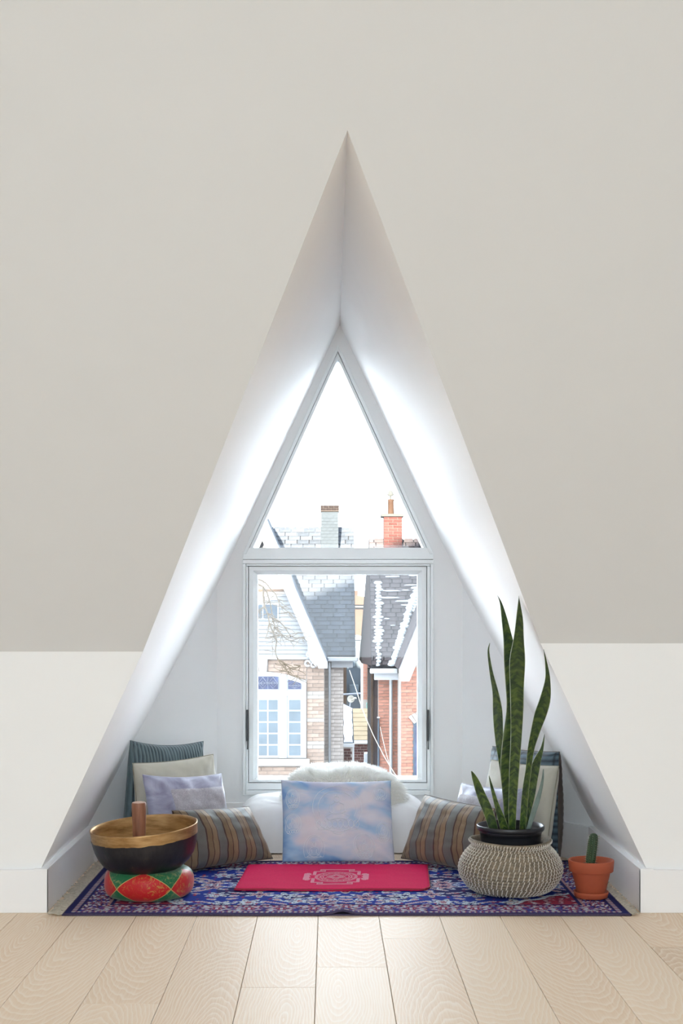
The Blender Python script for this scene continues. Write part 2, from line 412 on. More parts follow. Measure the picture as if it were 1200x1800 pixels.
def leaf_mat():
    m, nt, b = new_mat('snake_plant_leaf')
    uv = coord(nt, 'UV'); oi = nt.nodes.new('ShaderNodeObjectInfo')
    sep = nt.nodes.new('ShaderNodeSeparateXYZ'); nt.links.new(uv, sep.inputs[0])
    v2 = nt.nodes.new('ShaderNodeCombineXYZ')
    cu = math_n(nt, 'ABSOLUTE', math_n(nt, 'SUBTRACT', sep.outputs[0], 0.5))
    nt.links.new(math_n(nt, 'MULTIPLY', sep.outputs[0], 1.3), v2.inputs[0])
    nt.links.new(math_n(nt, 'MULTIPLY', math_n(nt, 'ADD', sep.outputs[1], math_n(nt, 'MULTIPLY', cu, 0.03)), 46.0), v2.inputs[1])
    nt.links.new(math_n(nt, 'MULTIPLY', oi.outputs['Random'], 31.0), v2.inputs[2])
    f = noise_n(nt, v2.outputs[0], 1.15, 4, 0.62, 0.45)
    c = ramp(nt, f, [(0.36, (0.012, 0.030, 0.012)), (0.47, (0.028, 0.062, 0.016)), (0.58, (0.075, 0.125, 0.022)), (0.72, (0.115, 0.165, 0.035))])
    zone = math_n(nt, 'MULTIPLY', sep.outputs[1], 1.4)
    c = mixc(nt, ramp(nt, zone, [(0.0, (0.0,)*3), (1.0, (0.35,)*3)]), c, (0.02, 0.042, 0.018))
    margin = math_n(nt, 'GREATER_THAN', cu, 0.475)
    c = mixc(nt, math_n(nt, 'MULTIPLY', margin, 0.7), c, (0.32, 0.36, 0.22))
    nt.links.new(c, b.inputs['Base Color']); b.inputs['Roughness'].default_value = 0.38
    bump(nt, b, f, 0.1, 0.001); return m
M['leaf'] = leaf_mat()
M['leaf_back'] = simple('pale_leaf_back', (0.16, 0.22, 0.20), 0.5, 0.2, 30, 0.1)
def rug_mat():
    m, nt, b = new_mat('persian_rug_pile')
    at = nt.nodes.new('ShaderNodeVertexColor'); at.layer_name = 'pattern'
    oc = coord(nt); n = noise_n(nt, oc, 420, 2)
    c = mixc(nt, 1.0, at.outputs[0], ramp(nt, n, [(0.2, (0.72,)*3), (0.8, (1.25,)*3)]), 'MULTIPLY')
    nt.links.new(c, b.inputs['Base Color']); b.inputs['Roughness'].default_value = 0.95; b.inputs['Specular IOR Level'].default_value = 0.1
    bump(nt, b, n, 0.4, 0.002); return m
M['rug'] = rug_mat()
M['binding'] = simple('rug_binding', (0.055, 0.04, 0.09), 0.95, 0.2, 120, 0.3)
M['fringe'] = simple('cream_fringe', (0.50, 0.46, 0.385), 0.95, 0.15, 60, 0.2)
# outside
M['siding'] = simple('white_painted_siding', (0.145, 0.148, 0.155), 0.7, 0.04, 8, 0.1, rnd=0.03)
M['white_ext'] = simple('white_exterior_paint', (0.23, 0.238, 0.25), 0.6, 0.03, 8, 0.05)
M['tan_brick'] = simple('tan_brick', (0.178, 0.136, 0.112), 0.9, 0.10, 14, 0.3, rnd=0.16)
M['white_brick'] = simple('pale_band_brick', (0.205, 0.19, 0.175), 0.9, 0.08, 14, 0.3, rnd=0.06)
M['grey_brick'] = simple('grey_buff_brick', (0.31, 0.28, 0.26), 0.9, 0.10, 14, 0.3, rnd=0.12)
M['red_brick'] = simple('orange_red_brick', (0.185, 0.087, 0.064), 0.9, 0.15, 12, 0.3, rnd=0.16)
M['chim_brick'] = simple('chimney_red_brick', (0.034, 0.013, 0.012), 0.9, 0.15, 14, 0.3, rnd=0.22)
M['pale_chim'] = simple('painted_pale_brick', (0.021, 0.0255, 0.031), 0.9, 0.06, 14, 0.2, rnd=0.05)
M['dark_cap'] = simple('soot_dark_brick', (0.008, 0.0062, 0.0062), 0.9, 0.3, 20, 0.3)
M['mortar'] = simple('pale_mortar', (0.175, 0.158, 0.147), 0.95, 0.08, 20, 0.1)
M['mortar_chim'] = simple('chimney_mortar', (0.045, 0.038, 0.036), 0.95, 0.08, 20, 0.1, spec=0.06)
M['mortar_dark'] = simple('grey_mortar', (0.23, 0.205, 0.195), 0.95, 0.08, 20, 0.1)
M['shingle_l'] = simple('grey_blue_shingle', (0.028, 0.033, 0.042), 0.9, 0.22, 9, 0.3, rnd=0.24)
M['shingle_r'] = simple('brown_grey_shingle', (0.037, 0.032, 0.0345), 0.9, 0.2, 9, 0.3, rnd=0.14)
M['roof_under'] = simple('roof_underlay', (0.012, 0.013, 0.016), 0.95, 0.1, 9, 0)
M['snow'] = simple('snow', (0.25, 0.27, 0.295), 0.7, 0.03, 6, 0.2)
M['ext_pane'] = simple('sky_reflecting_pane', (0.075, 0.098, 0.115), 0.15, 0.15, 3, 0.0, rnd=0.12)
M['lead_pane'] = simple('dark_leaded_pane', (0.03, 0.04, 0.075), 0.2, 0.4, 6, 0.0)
M['lead'] = simple('lead_came', (0.1, 0.11, 0.135), 0.5, 0.1, 6, 0.0)
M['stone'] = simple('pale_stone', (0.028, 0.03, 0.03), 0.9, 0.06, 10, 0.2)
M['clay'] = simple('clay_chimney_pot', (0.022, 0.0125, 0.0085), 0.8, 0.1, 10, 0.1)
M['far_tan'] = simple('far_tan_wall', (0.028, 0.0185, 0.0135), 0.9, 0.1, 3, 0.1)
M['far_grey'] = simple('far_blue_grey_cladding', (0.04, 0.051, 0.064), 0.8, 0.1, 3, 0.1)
M['far_dark'] = simple('dark_brown_cladding_and_shade', (0.0275, 0.0215, 0.0225), 0.8, 0.15, 4, 0.1)
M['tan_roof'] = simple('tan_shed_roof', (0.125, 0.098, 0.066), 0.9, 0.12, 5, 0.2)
M['bark'] = simple('pale_bark', (0.06, 0.046, 0.032), 0.9, 0.2, 20, 0.3)
M['wire'] = simple('pale_cable', (0.17, 0.16, 0.14), 0.7, 0.1, 20, 0)
M['dish'] = simple('cream_dish', (0.2, 0.19, 0.165), 0.5, 0.05, 10, 0)
M['asphalt'] = simple('snowy_street', (0.45, 0.46, 0.48), 0.9, 0.25, 0.4, 0.2)
M['block'] = simple('shade_block_brick', (0.30, 0.17, 0.13), 0.9, 0.15, 3, 0.2)
M['fill_pane'] = simple('fill_window_pane', (0.75, 0.78, 0.80), 0.4, 0.02, 6, 0)

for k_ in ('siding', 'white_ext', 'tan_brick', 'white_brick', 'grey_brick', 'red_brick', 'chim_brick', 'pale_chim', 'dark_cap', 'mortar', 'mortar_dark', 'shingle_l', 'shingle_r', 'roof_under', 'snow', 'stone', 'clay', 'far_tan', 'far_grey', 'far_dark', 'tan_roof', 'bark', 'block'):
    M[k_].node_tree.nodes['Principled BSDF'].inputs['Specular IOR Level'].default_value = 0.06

# ================================================================== the room shell
NC = 0.061                      # axis of the niche
RZ = 2.745                      # ridge height
K = 0.47                        # half-width per metre below the ridge
YF = 5.68; YA = 4.565; YB = 7.65; YC = 6.80
HB = 0.1755                     # baseboard height
XS = 4.6; YR = -5.0; ZC = 3.6   # side walls, rear wall, flat ceiling
def hw(z): return K*(RZ-z)
ZKL = 1.040; ZKR = 1.073
WIN_HW = 0.66; ZJ = RZ-WIN_HW/K
SPL = 1.18+0.028                # half width where the slopes land on the baseboards
YC2 = YB-(SPL-WIN_HW)*(YB-YC)/(1.20-WIN_HW)

# floor with planks
fl = mk('floor', *box(-XS, XS, YR, YB+0.05, -0.06, -0.004), M['gap'], loc=(0, 2.3, -0.06)); struct(fl, 'pale limed oak plank floor', 'floor')
PW = 0.2385; PX0 = -0.279
joints = {0: 4.54, 1: 4.80, 2: 5.22, -1: 3.55, -2: 4.354, -3: 5.9, -4: 4.67, 3: 3.7, 4: 6.4, 5: 4.05, 6: 5.09, 7: 4.4}
for k in range(-19, 21):
    x0 = PX0+k*PW; x1 = x0+PW
    if x1 < -XS or x0 > XS: continue
    x0 = max(x0, -XS); x1 = min(x1, XS)
    rr = random.Random(100+k)
    j = joints.get(k, 3.4+rr.random()*2.2)
    ys = [j]
    while ys[0] > YR+0.4: ys.insert(0, ys[0]-(1.7+rr.random()*0.7))
    while ys[-1] < YB-0.4: ys.append(ys[-1]+(2.0+rr.random()*0.5))
    ys[0] = YR; ys[-1] = YB+0.04
    for a, b2 in zip(ys[:-1], ys[1:]):
        g = 0.0009
        cx, cy = (x0+x1)/2, (a+b2)/2
        V, Fc = box(x0+g, x1-g, a+g, b2-g, -0.014, 0.0)
        me_o = mk('plank', V, Fc, M['oak'], fl, bevel=0.0011)
        me_o.location = Vector((cx, cy, 0))-org(fl)
        off = Vector((cx, cy, 0))-org(fl)
        for vv in me_o.data.vertices: vv.co -= off

def room(name, V, Fc, mat, label, cat='wall'):
    o = mk(name, V, Fc, mat, loc=V[0], recalc=False); struct(o, label, cat); return o
for sgn, nm, zk in ((-1, 'left', ZKL), (1, 'right', ZKR)):
    def X(w): return NC+sgn*w
    # knee wall
    room('wall_knee_'+nm, [(sgn*XS, YF, 0), (X(SPL), YF, 0), (X(hw(HB)), YF, HB), (X(hw(zk)), YF, zk), (sgn*XS, YF, zk)], [(0,1,2,3,4)], M['paint'], 'low white knee wall on the %s of the triangular niche' % nm)
    # dormer slope
    room('wall_dormer_'+nm, [(X(hw(HB)), YF, HB), (X(hw(zk)), YF, zk), (NC, YA, RZ), (NC, YB, RZ), (X(WIN_HW), YB, ZJ), (X(hw(HB)), YC2, HB)], [(0,1,2,3,4,5)], M['reveal'], 'white sloping %s side of the triangular dormer niche' % nm)
    # splayed wall beside the window
    room('wall_splay_'+nm, [(X(WIN_HW), YB, 0), (X(SPL), YC2, 0), (X(hw(HB)), YC2, HB), (X(WIN_HW), YB, ZJ)], [(0,1,2,3)], M['paint'], 'white splayed wall between window wall and %s slope' % nm)
    # outer room side
    yk = YF; 
    room('wall_side_'+nm, [(sgn*XS, YR, 0), (sgn*XS, YF, 0), (sgn*XS, YF, zk), (sgn*XS, YA, RZ), (sgn*XS, 4.0, ZC), (sgn*XS, YR, ZC)], [(0,1,2,3,4,5)], M['paint'], 'white %s side wall of the attic room' % nm)
    # baseboards: one mesh each with returns
    bb = join([box(min(sgn*XS, X(1.18)), max(sgn*XS, X(1.18)), YF-0.02, YF, 0, HB-0.004)])
    b = mk('baseboard_front_'+nm, *bb, M['trim'], bevel=0.002); struct(b, 'tall white baseboard along the %s knee wall' % nm, 'baseboard')
    b = mk('baseboard_niche_'+nm, *box(min(X(1.18), X(1.235)), max(X(1.18), X(1.235)), YF-0.0195, YC2+0.02, 0, HB), M['trim'], bevel=0.002); struct(b, 'white baseboard inside the niche under the %s slope' % nm, 'baseboard')
    d = Vector((X(SPL)-X(WIN_HW), YC2-YB, 0)).normalized(); nn = Vector((-sgn*abs(d.y), -abs(d.x), 0))
    a0 = Vector((X(WIN_HW), YB, 0)); a1 = Vector((X(SPL), YC2, 0))
    pts = [a0, a1, a1+nn*0.02, a0+nn*0.02]
    b = mk('baseboard_splay_'+nm, [(p.x, p.y, 0) for p in pts]+[(p.x, p.y, HB-0.003) for p in pts], [(3,2,1,0),(4,5,6,7),(0,1,5,4),(1,2,6,5),(2,3,7,6),(3,0,4,7)], M['trim']); struct(b, 'white baseboard on the %s splayed wall' % nm, 'baseboard')
ytop = YA-(ZC-RZ)*(YF-YA)/(RZ-ZKL)
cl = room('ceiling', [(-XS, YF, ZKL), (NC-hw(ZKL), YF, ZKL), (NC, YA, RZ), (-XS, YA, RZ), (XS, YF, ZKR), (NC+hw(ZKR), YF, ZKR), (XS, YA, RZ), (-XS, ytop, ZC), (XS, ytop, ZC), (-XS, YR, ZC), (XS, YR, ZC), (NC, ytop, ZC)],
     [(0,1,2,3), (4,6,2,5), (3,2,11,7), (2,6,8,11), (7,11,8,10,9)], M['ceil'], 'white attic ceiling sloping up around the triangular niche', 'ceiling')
# window wall with its opening
fz = lambda py: WZ(py, YB); fx = lambda px: WX(px, YB)
H = [(fx(427), fz(1397)), (fx(761), fz(1397)), (fx(761), fz(974)), (fx(593.5), fz(606)), (fx(427), fz(974))]
wv = [(NC-WIN_HW, 0), (NC+WIN_HW, 0), (NC+WIN_HW, ZJ), (NC, RZ), (NC-WIN_HW, ZJ)]
V = [(x, YB, z) for x, z in wv]+[(x, YB, z) for x, z in H]+[(x, YB+0.2, z) for x, z in H]
room('wall_window', V, [(0,1,6,5), (1,2,7,6), (2,3,8,7), (3,4,9,8), (4,0,5,9), (5,6,11,10), (6,7,12,11), (7,8,13,12), (8,9,14,13), (9,5,10,14)], M['paint'], 'white gable wall around the pointed window')
b = mk('baseboard_window', *box(NC-WIN_HW, NC+WIN_HW, YB-0.02, YB, 0, HB-0.003), M['trim']); struct(b, 'white baseboard below the window', 'baseboard')
# rear wall, with an invented window framing the fill lamp (behind the camera)
rw = room('wall_rear', *box(-XS, XS, YR-0.12, YR, 0, ZC), M['paint'], 'white rear wall of the attic room')
w2 = mk('fill_window_rear', *box(-3.3, 1.7, YR, YR+0.02, 0.55, 2.15), M['fill_pane'], loc=(-0.8, YR, 0.55)); struct(w2, 'added wide frosted window framing the rear fill lamp', 'window')
for x in (-3.3, -1.633, 0.033, 1.7): mk('mullion', *box(x-0.03, x+0.03, YR+0.02, YR+0.06, 0.52, 2.18), M['frame'], w2)
for z in (0.55, 2.15): mk('rail', *box(-3.33, 1.73, YR+0.02, YR+0.06, z-0.03, z+0.03), M['frame'], w2)

w3 = mk('fill_window_roof', *box(-2.9, 2.1, -2.15, -0.65, ZC-0.02, ZC-0.001), M['fill_pane'], loc=(-0.4, -1.4, ZC-0.02)); struct(w3, 'added long frosted roof light framing the ceiling fill lamp', 'window')  # invented opening around the added ceiling lamp
for y in (-2.15, -0.65): mk('rail', *box(-2.95, 2.15, y-0.04, y+0.04, ZC-0.05, ZC-0.021), M['frame'], w3)
for x in (-2.9, -1.233, 0.433, 2.1): mk('mullion', *box(x-0.03, x+0.03, -2.105, -0.695, ZC-0.05, ZC-0.021), M['frame'], w3)

# ------------------------------------------------------------------ the pointed window
win = empty('window_1', (fx(594), YB, fz(1397))); struct(win, 'pointed white window with triangular light over a casement', 'window')
def fpoly(pts): return [(fx(x), fz(y)) for x, y in pts]
def fprism(name, pts, y0, y1, mat=M['frame'], parent=win, bevel=0.0015):
    return mk(name, *prism_xz(fpoly(pts), y0, y1), mat, parent, bevel=bevel)
Y0 = YB-0.018; Y1 = YB+0.12
# triangle light: outer rakes and inner beads
fprism('rake_frame', [(427, 974), (593.5, 606), (593.5, 618), (433, 974)], Y0, Y1)
fprism('rake_frame', [(761, 974), (755, 974), (593.5, 618), (593.5, 606)], Y0, Y1)
fprism('glazing_bead', [(434, 973), (593.5, 620), (593.5, 631), (445, 962), (445, 973)], Y0+0.014, Y1)
fprism('glazing_bead', [(754, 973), (743.5, 973), (743.5, 962), (593.5, 631), (593.5, 620)], Y0+0.014, Y1)
fprism('transom_bar', [(427, 974.5), (436, 963), (752, 963), (761, 974.5), (761, 983.2), (427, 983.2)], Y0+0.004, Y1)
# lower frame
fprism('head', [(427, 984), (761, 984), (761, 991), (427, 991)], Y0-0.002, Y1)
fprism('head_stop', [(432.5, 991.3), (755.5, 991.3), (755.5, 995), (432.5, 995)], Y0+0.010, Y1)
fprism('jamb', [(427, 991.5), (432, 991.5), (432, 1397), (427, 1397)], Y0-0.006, Y1)
fprism('jamb', [(756, 991.5), (761, 991.5), (761, 1397), (756, 1397)], Y0-0.006, Y1)
fprism('jamb_stop', [(432.4, 995.5), (436.2, 995.5), (436.2, 1389), (432.4, 1389)], Y0+0.010, Y1)
fprism('jamb_stop', [(750.4, 995.5), (755.6, 995.5), (755.6, 1389), (750.4, 1389)], Y0+0.010, Y1)
fprism('sill_frame', [(432.4, 1376.2), (755.6, 1376.2), (755.6, 1388), (432.4, 1388)], Y0+0.012, Y1)
fprism('sill_rail', [(432.4, 1388.6), (755.6, 1388.6), (755.6, 1397), (432.4, 1397)], Y0-0.002, Y1)
fprism('weatherstrip', [(436, 994.6), (751, 994.6), (751, 1377), (436, 1377), (436, 994.6), (441, 1372), (746, 1372), (746, 1000), (441, 1000), (441, 1372)][:4], YB+0.088, YB+0.089, M['gasket'], bevel=0) if False else None
for pts in ([(435.5,994.5),(751,994.5),(751,999),(435.5,999)], [(435.5,1372),(751,1372),(751,1377),(435.5,1377)], [(435.5,999),(440,999),(440,1372),(435.5,1372)], [(746.5,999),(751,999),(751,1372),(746.5,1372)]):
    fprism('weatherstrip', pts, YB+0.045, YB+0.06, M['gasket'], bevel=0)
# casement sash: flat face + sloped glazing bevel, four mitred members
def sash(a, b_, c, d2):
    # a..b outer edge, d2..c inner edge, in px; face then bevel towards the glass
    ox = [fpoly([a, b_])[0], fpoly([a, b_])[1]]; ix = fpoly([d2, c])
    mid = [((ox[i][0]+ix[i][0])/2, (ox[i][1]+ix[i][1])/2) for i in (0, 1)]
    ya, yb, yc, yd = YB+0.002, YB+0.002, YB+0.038, YB+0.10
    V = [(ox[0][0], ya, ox[0][1]), (ox[1][0], ya, ox[1][1]), (mid[1][0], yb, mid[1][1]), (mid[0][0], yb, mid[0][1]),
         (ix[1][0], yc, ix[1][1]), (ix[0][0], yc, ix[0][1]), (ix[1][0], yd, ix[1][1]), (ix[0][0], yd, ix[0][1]), (ox[0][0], yd, ox[0][1]), (ox[1][0], yd, ox[1][1])]
    mk('sash', V, [(0,1,2,3), (3,2,4,5), (5,4,6,7), (7,6,9,8), (8,9,1,0), (0,3,5,7,8), (1,9,6,4,2)], M['frame'], win)
so = [(437.4, 996), (749.2, 996), (749.2, 1375), (437.4, 1375)]; si = [(452, 1009.5), (734.5, 1009.5), (734.5, 1367), (452, 1367)]
for i in range(4):
    j = (i+1) % 4; sash(so[i], so[j], si[j], si[i])
mk('glass_pane', *prism_xz(fpoly([(450, 1008), (736, 1008), (736, 1368), (450, 1368)]), YB+0.055, YB+0.059), M['glass'], win)
mk('glass_pane', *prism_xz(fpoly([(443, 964), (745, 964), (593.5, 628)]), YB+0.055, YB+0.059), M['glass'], win)
for px, dx in ((435, 0.6), (751.6, 0.6)):
    x = fx(px)
    lv = mk('lock_lever', *join([box(x-0.0055, x+0.0055, YB-0.034, YB-0.012, fz(1302), fz(1247)), box(x-0.004, x+0.004, YB-0.014, YB+0.004, fz(1282), fz(1262))]), M['black_metal'], win, bevel=0.002)
    mk('lever_tip', *tube([(x+0.001, YB-0.022, fz(1302)), (x+0.001, YB-0.024, fz(1310)), (x+0.001, YB-0.024, fz(1316.5))], [0.0032, 0.003, 0.0038], 8), M['black_metal'], lv)

# ================================================================== rug
RX0, RX1, RY0, RY1 = -1.0475, 1.191, 5.607, 6.80
def h01(i, j, s=0):
    n = (i*374761393+j*668265263+s*982451653) & 0xffffffff
    n = ((n ^ (n >> 13))*1274126177) & 0xffffffff
    return ((n ^ (n >> 16)) & 0xffff)/65535.0
cN = (0.020, 0.022, 0.105); cB = (0.018, 0.038, 0.26); cL = (0.48, 0.56, 0.66); cR = (0.26, 0.030, 0.065); cP = (0.42, 0.24, 0.29); cM = (0.065, 0.022, 0.055); cC = (0.47, 0.43, 0.43); cV = (0.12, 0.075, 0.22)
def rosette(dx, dy, r, pet, ph=0.0):
    q = math.hypot(dx, dy); a = math.atan2(dy, dx)
    return q/(r*(0.72+0.28*math.cos(pet*a+ph)))
def rug_col(x, y):
    ax = abs(x); ay = abs(y); HX = (RX1-RX0)/2; HY = (RY1-RY0)/2
    ex = HX-ax; ey = HY-ay; e = min(ex, ey)
    t = ay if ex < ey else ax                   # along the border
    if e < 0.026: return cN
    if e < 0.046:
        k = (t/0.022) % 1.0
        return cC if k < 0.45 else (cR if k < 0.62 else cV)
    if e < 0.056: return cN
    if e < 0.150:
        u = ((t+0.065) % 0.13)-0.065; w = e-0.103
        q = rosette(u, w, 0.040, 6)
        if q < 0.32: return cL
        if q < 0.62: return cR
        if q < 0.85: return cN
        if q < 1.05: return cP
        s = math.sin(t*95+math.sin(e*140)*1.6)*math.sin(e*170+math.cos(t*60))
        f = noise.noise((ax*55, ay*55, 1.3))
        if s > 0.45: return cL
        if s > 0.12: return cP if f > 0 else cR
        if s < -0.5: return cB
        return cM if f > -0.05 else cV
    if e < 0.160: return cC if int(t/0.012) % 2 else cR
    if e < 0.176: return cN
    # field
    ux = ax/(HX-0.176); uy = ay/(HY-0.176)
    cornerv = (1-ux)*1.9+(1-uy)
    warp = 0.03*noise.noise((ax*9, ay*9, 4.0))
    if cornerv+warp*3 < 0.55:
        f = noise.noise((ax*42, ay*42, 2.2))+0.6*math.sin(ax*110+math.sin(ay*70)*2)*math.sin(ay*95)
        return cR if f < 0.1 else (cM if f < 0.35 else (cP if f < 0.75 else cL))
    if cornerv+warp*3 < 0.60: return cL
    # central medallion
    med = ux*1.05+uy*0.9+0.04*math.cos(18*math.atan2(ay, ax))
    if med < 0.36:
        f = noise.noise((ax*36, ay*36, 7.7))+0.5*math.cos(24*med*6)
        return cR if f < -0.1 else (cN if f < 0.25 else (cP if f < 0.7 else cL))
    if med < 0.39: return cC
    # floral sprays: mirrored jittered lattice of rosettes
    g = 0.155
    best = 9; bi = 0
    gi = int(math.floor(ax/g)); gj = int(math.floor(ay/g))
    for i in (gi-1, gi, gi+1):
        for j in (gj-1, gj, gj+1):
            px = (i+0.2+0.6*h01(i, j, 1))*g; py = (j+0.2+0.6*h01(i, j, 2))*g; r = g*(0.30+0.26*h01(i, j, 3))
            q = rosette(ax-px, ay-py, r, 5+int(3*h01(i, j, 4)), 6*h01(i, j, 5))
            if q < best: best = q; bi = h01(i, j, 6)
    f = noise.noise((ax*34, ay*34, 9.1))
    if best < 0.30: return cR if bi < 0.5 else cN
    if best < 0.62: return cL if bi < 0.62 else cP
    if best < 0.74: return cN
    if best < 0.98: return cL if f > -0.1 else cC
    s = math.sin(ax*46+math.sin(ay*34)*2.2)*math.sin(ay*52+math.sin(ax*24)*1.7)
    if s > 0.72: return cP
    if s > 0.55: return cL
    if f > 0.45: return cR
    return cB if noise.noise((ax*7, ay*7, 3.3)) > -0.25 else cN
def rug_z(x, y):
    b = 0.015*math.exp(-((x-0.055)/0.045)**2)*math.exp(-max(0, (y-RY0))/0.16)
    return 0.008+b+0.0012*noise.noise((x*4, y*4, 0.5))
NX, NY = 620, 190
V = []; Fc = []; cols = []
RXC, RYC = (RX0+RX1)/2, (RY0+RY1)/2
for j in range(NY+1):
    for i in range(NX+1):
        x = RX0+(RX1-RX0)*i/NX; y = RY0+(RY1-RY0)*j/NY
        V.append((x, y+0.007*math.exp(-((x-0.055)/0.05)**2)*math.exp(-(y-RY0)/0.05)+0.002*math.sin(x*5), rug_z(x, y))); cols.append(rug_col(x-RXC, y-RYC))
for j in range(NY):
    for i in range(NX):
        a = j*(NX+1)+i; Fc.append((a, a+1, a+NX+2, a+NX+1))
rug = empty('rug', (RXC, RYC, 0)); tag(rug, 'navy and red persian rug with cream fringe on the oak floor', 'rug')
pile = mk('pile', V, Fc, M['rug'], rug, smooth=True, recalc=False)
ca = pile.data.color_attributes.new('pattern', 'FLOAT_COLOR', 'POINT')
flat = []
for c in cols: flat += [c[0], c[1], c[2], 1.0]
ca.data.foreach_set('color', flat)
# bound edge all round
loop = [(i, 0) for i in range(0, NX+1, 4)]+[(NX, j) for j in range(5, NY, 5)]+[(i, NY) for i in range(NX, -1, -4)]+[(0, j) for j in range(NY-5, 0, -5)]
ed = [Vector(V[j*(NX+1)+i]) for i, j in loop]
parts = []
for i in range(len(ed)):
    a, b = ed[i], ed[(i+1) % len(ed)]
    parts.append(tube([a-Vector((0, 0, 0.003)), b-Vector((0, 0, 0.003))], 0.0052, 6, False))
bd = mk('binding', *join(parts), M['binding'], rug, smooth=True, recalc=False)
under = mk('backing', [(RX0, RY0+0.003, 0.0005), (RX1, RY0+0.003, 0.0005), (RX1, RY1, 0.0005), (RX0, RY1, 0.0005), (RX0, RY0+0.003, 0.006), (RX1, RY0+0.003, 0.006), (RX1, RY1, 0.006), (RX0, RY1, 0.006)], box(0,1,0,1,0,1)[1], M['binding'], rug)
for sgn, x0, reach in ((-1, RX0, 0.058), (1, RX1, 0.036)):
    rr = random.Random(5+sgn); parts = []
    n = 88
    for i in range(n):
        y = RY0+0.008+(RY1-RY0-0.016)*i/n
        for q in range(4):
            ang = rr.uniform(-0.9, 0.5); L = reach*rr.uniform(0.7, 1.15)
            p = [Vector((x0, y+rr.uniform(-0.004, 0.004), 0.008))]
            for s in (0.35, 0.7, 1.0):
                p.append(Vector((x0+sgn*L*s*math.cos(ang), y+L*s*math.sin(ang)*0.8+rr.uniform(-0.006, 0.006), 0.007+rr.uniform(-0.002, 0.008))))
            parts.append(tube(p, [0.0030, 0.0032, 0.0028, 0.0018], 5, False))
    f = mk('fringe', *join(parts), M['fringe'], rug, smooth=True, recalc=False); f['kind'] = 'stuff'

# ================================================================== folded raspberry cloth
ya, yb = 6.055, 6.655
mp = [W(411, 1563, ya), W(757, 1563, ya), W(752, 1519, yb), W(436, 1519, yb)]
def cloth_pt(u, v, z):
    a = mp[0].lerp(mp[1], u); b = mp[3].lerp(mp[2], u); p = a.lerp(b, v); p = Vector(p)
    # rounded front-right corner, small sag of the front edge
    cu = max(0, (u-0.93)/0.07); cv = max(0, (0.16-v)/0.16)
    k = max(0, math.hypot(cu, cv)-1.0) if cu > 0 and cv > 0 else 0
    p.x -= 0.055*k*0.9; p.y += 0.075*k
    p.y += 0.006*math.sin(u*9+1)*(1-v)
    p.z = z+0.0022*noise.noise((p.x*9, p.y*11, 2))+0.004*math.exp(-v/0.05)*math.exp(-u/0.04)
    return p
mt = empty('folded_cloth', (NC, 6.45, 0.0)); tag(mt, 'raspberry red folded cloth with pale geometric print lying on the rug', 'cloth')
for li in range(2):
    zb = 0.0105+li*0.0042; n1, n2 = 60, 24
    V = []; Fc = []
    for lay in (1, 0):
        for j in range(n2+1):
            for i in range(n1+1):
                V.append(cloth_pt(0.004*li+i/n1*(1-0.008*li), 0.006*li+j/n2*(1-0.006*li), zb+0.0036*lay))
    m_ = (n1+1)*(n2+1)
    for j in range(n2):
        for i in range(n1):
            a = j*(n1+1)+i; Fc.append((a, a+1, a+n1+2, a+n1+1)); Fc.append((m_+a, m_+a+n1+1, m_+a+n1+2, m_+a+1))
    for i in range(n1): Fc.append((i, m_+i, m_+i+1, i+1)); q = n2*(n1+1)+i; Fc.append((q, q+1, m_+q+1, m_+q))
    for j in range(n2):
        a = j*(n1+1); Fc.append((a, a+n1+1, m_+a+n1+1, m_+a)); a += n1; Fc.append((a, m_+a, m_+a+n1+1, a+n1+1))
    mk('cloth_layer', V, Fc, M['mat_red'], mt, smooth=True)
zt = 0.0105+0.0042+0.0036+0.0012
hem = [cloth_pt(u/40, 0.004, zt-0.003) for u in range(41)]+[cloth_pt(0.997, v/20, zt-0.003) for v in range(21)]
mk('hem', *tube(hem, 0.0024, 6), M['mat_hem'], mt, smooth=True)
# printed yantra: gates, steps, ring of petals, crossing triangles
parts = []
def pl(pts, w=0.0022, close=False):
    pp = []
    q = pts+[pts[0]] if close else pts
    for a, b in zip(q[:-1], q[1:]):
        n = max(1, int(math.hypot(b[0]-a[0], b[1]-a[1])/0.03))
        for s in range(n): pp.append((a[0]+(b[0]-a[0])*s/n, a[1]+(b[1]-a[1])*s/n))
    pp.append(q[-1])
    P = [cloth_pt(0.505+x*0.82, 0.47+y*0.68, zt-0.0004) for x, y in pp]; w *= 1.35
    V = []; Fc = []
    for i, p in enumerate(P):
        t = (P[min(i+1, len(P)-1)]-P[max(i-1, 0)]); t.z = 0; t.normalize(); s = Vector((-t.y, t.x, 0))*w
        V += [p+s, p-s]
    for i in range(len(P)-1): Fc.append((2*i, 2*i+2, 2*i+3, 2*i+1))
    parts.append((V, Fc))
hx, hy = 0.15, 0.32
for s in (1.0, 0.93):
    a, b = hx*s, hy*s
    pts = [(-a, -b), (-0.08, -b), (-0.08, -b-0.05), (-0.11, -b-0.05), (-0.11, -b-0.10), (0.11, -b-0.10), (0.11, -b-0.05), (0.08, -b-0.05), (0.08, -b), (a, -b),
           (a, -0.10), (a+0.03, -0.10), (a+0.03, -0.17), (a+0.055, -0.17), (a+0.055, 0.17), (a+0.03, 0.17), (a+0.03, 0.10), (a, 0.10), (a, b),
           (0.08, b), (0.08, b+0.05), (0.11, b+0.05), (0.11, b+0.10), (-0.11, b+0.10), (-0.11, b+0.05), (-0.08, b+0.05), (-0.08, b), (-a, b),
           (-a, 0.10), (-a-0.03, 0.10), (-a-0.03, 0.17), (-a-0.055, 0.17), (-a-0.055, -0.17), (-a-0.03, -0.17), (-a-0.03, -0.10), (-a, -0.10)]
    pl(pts, 0.003, True)
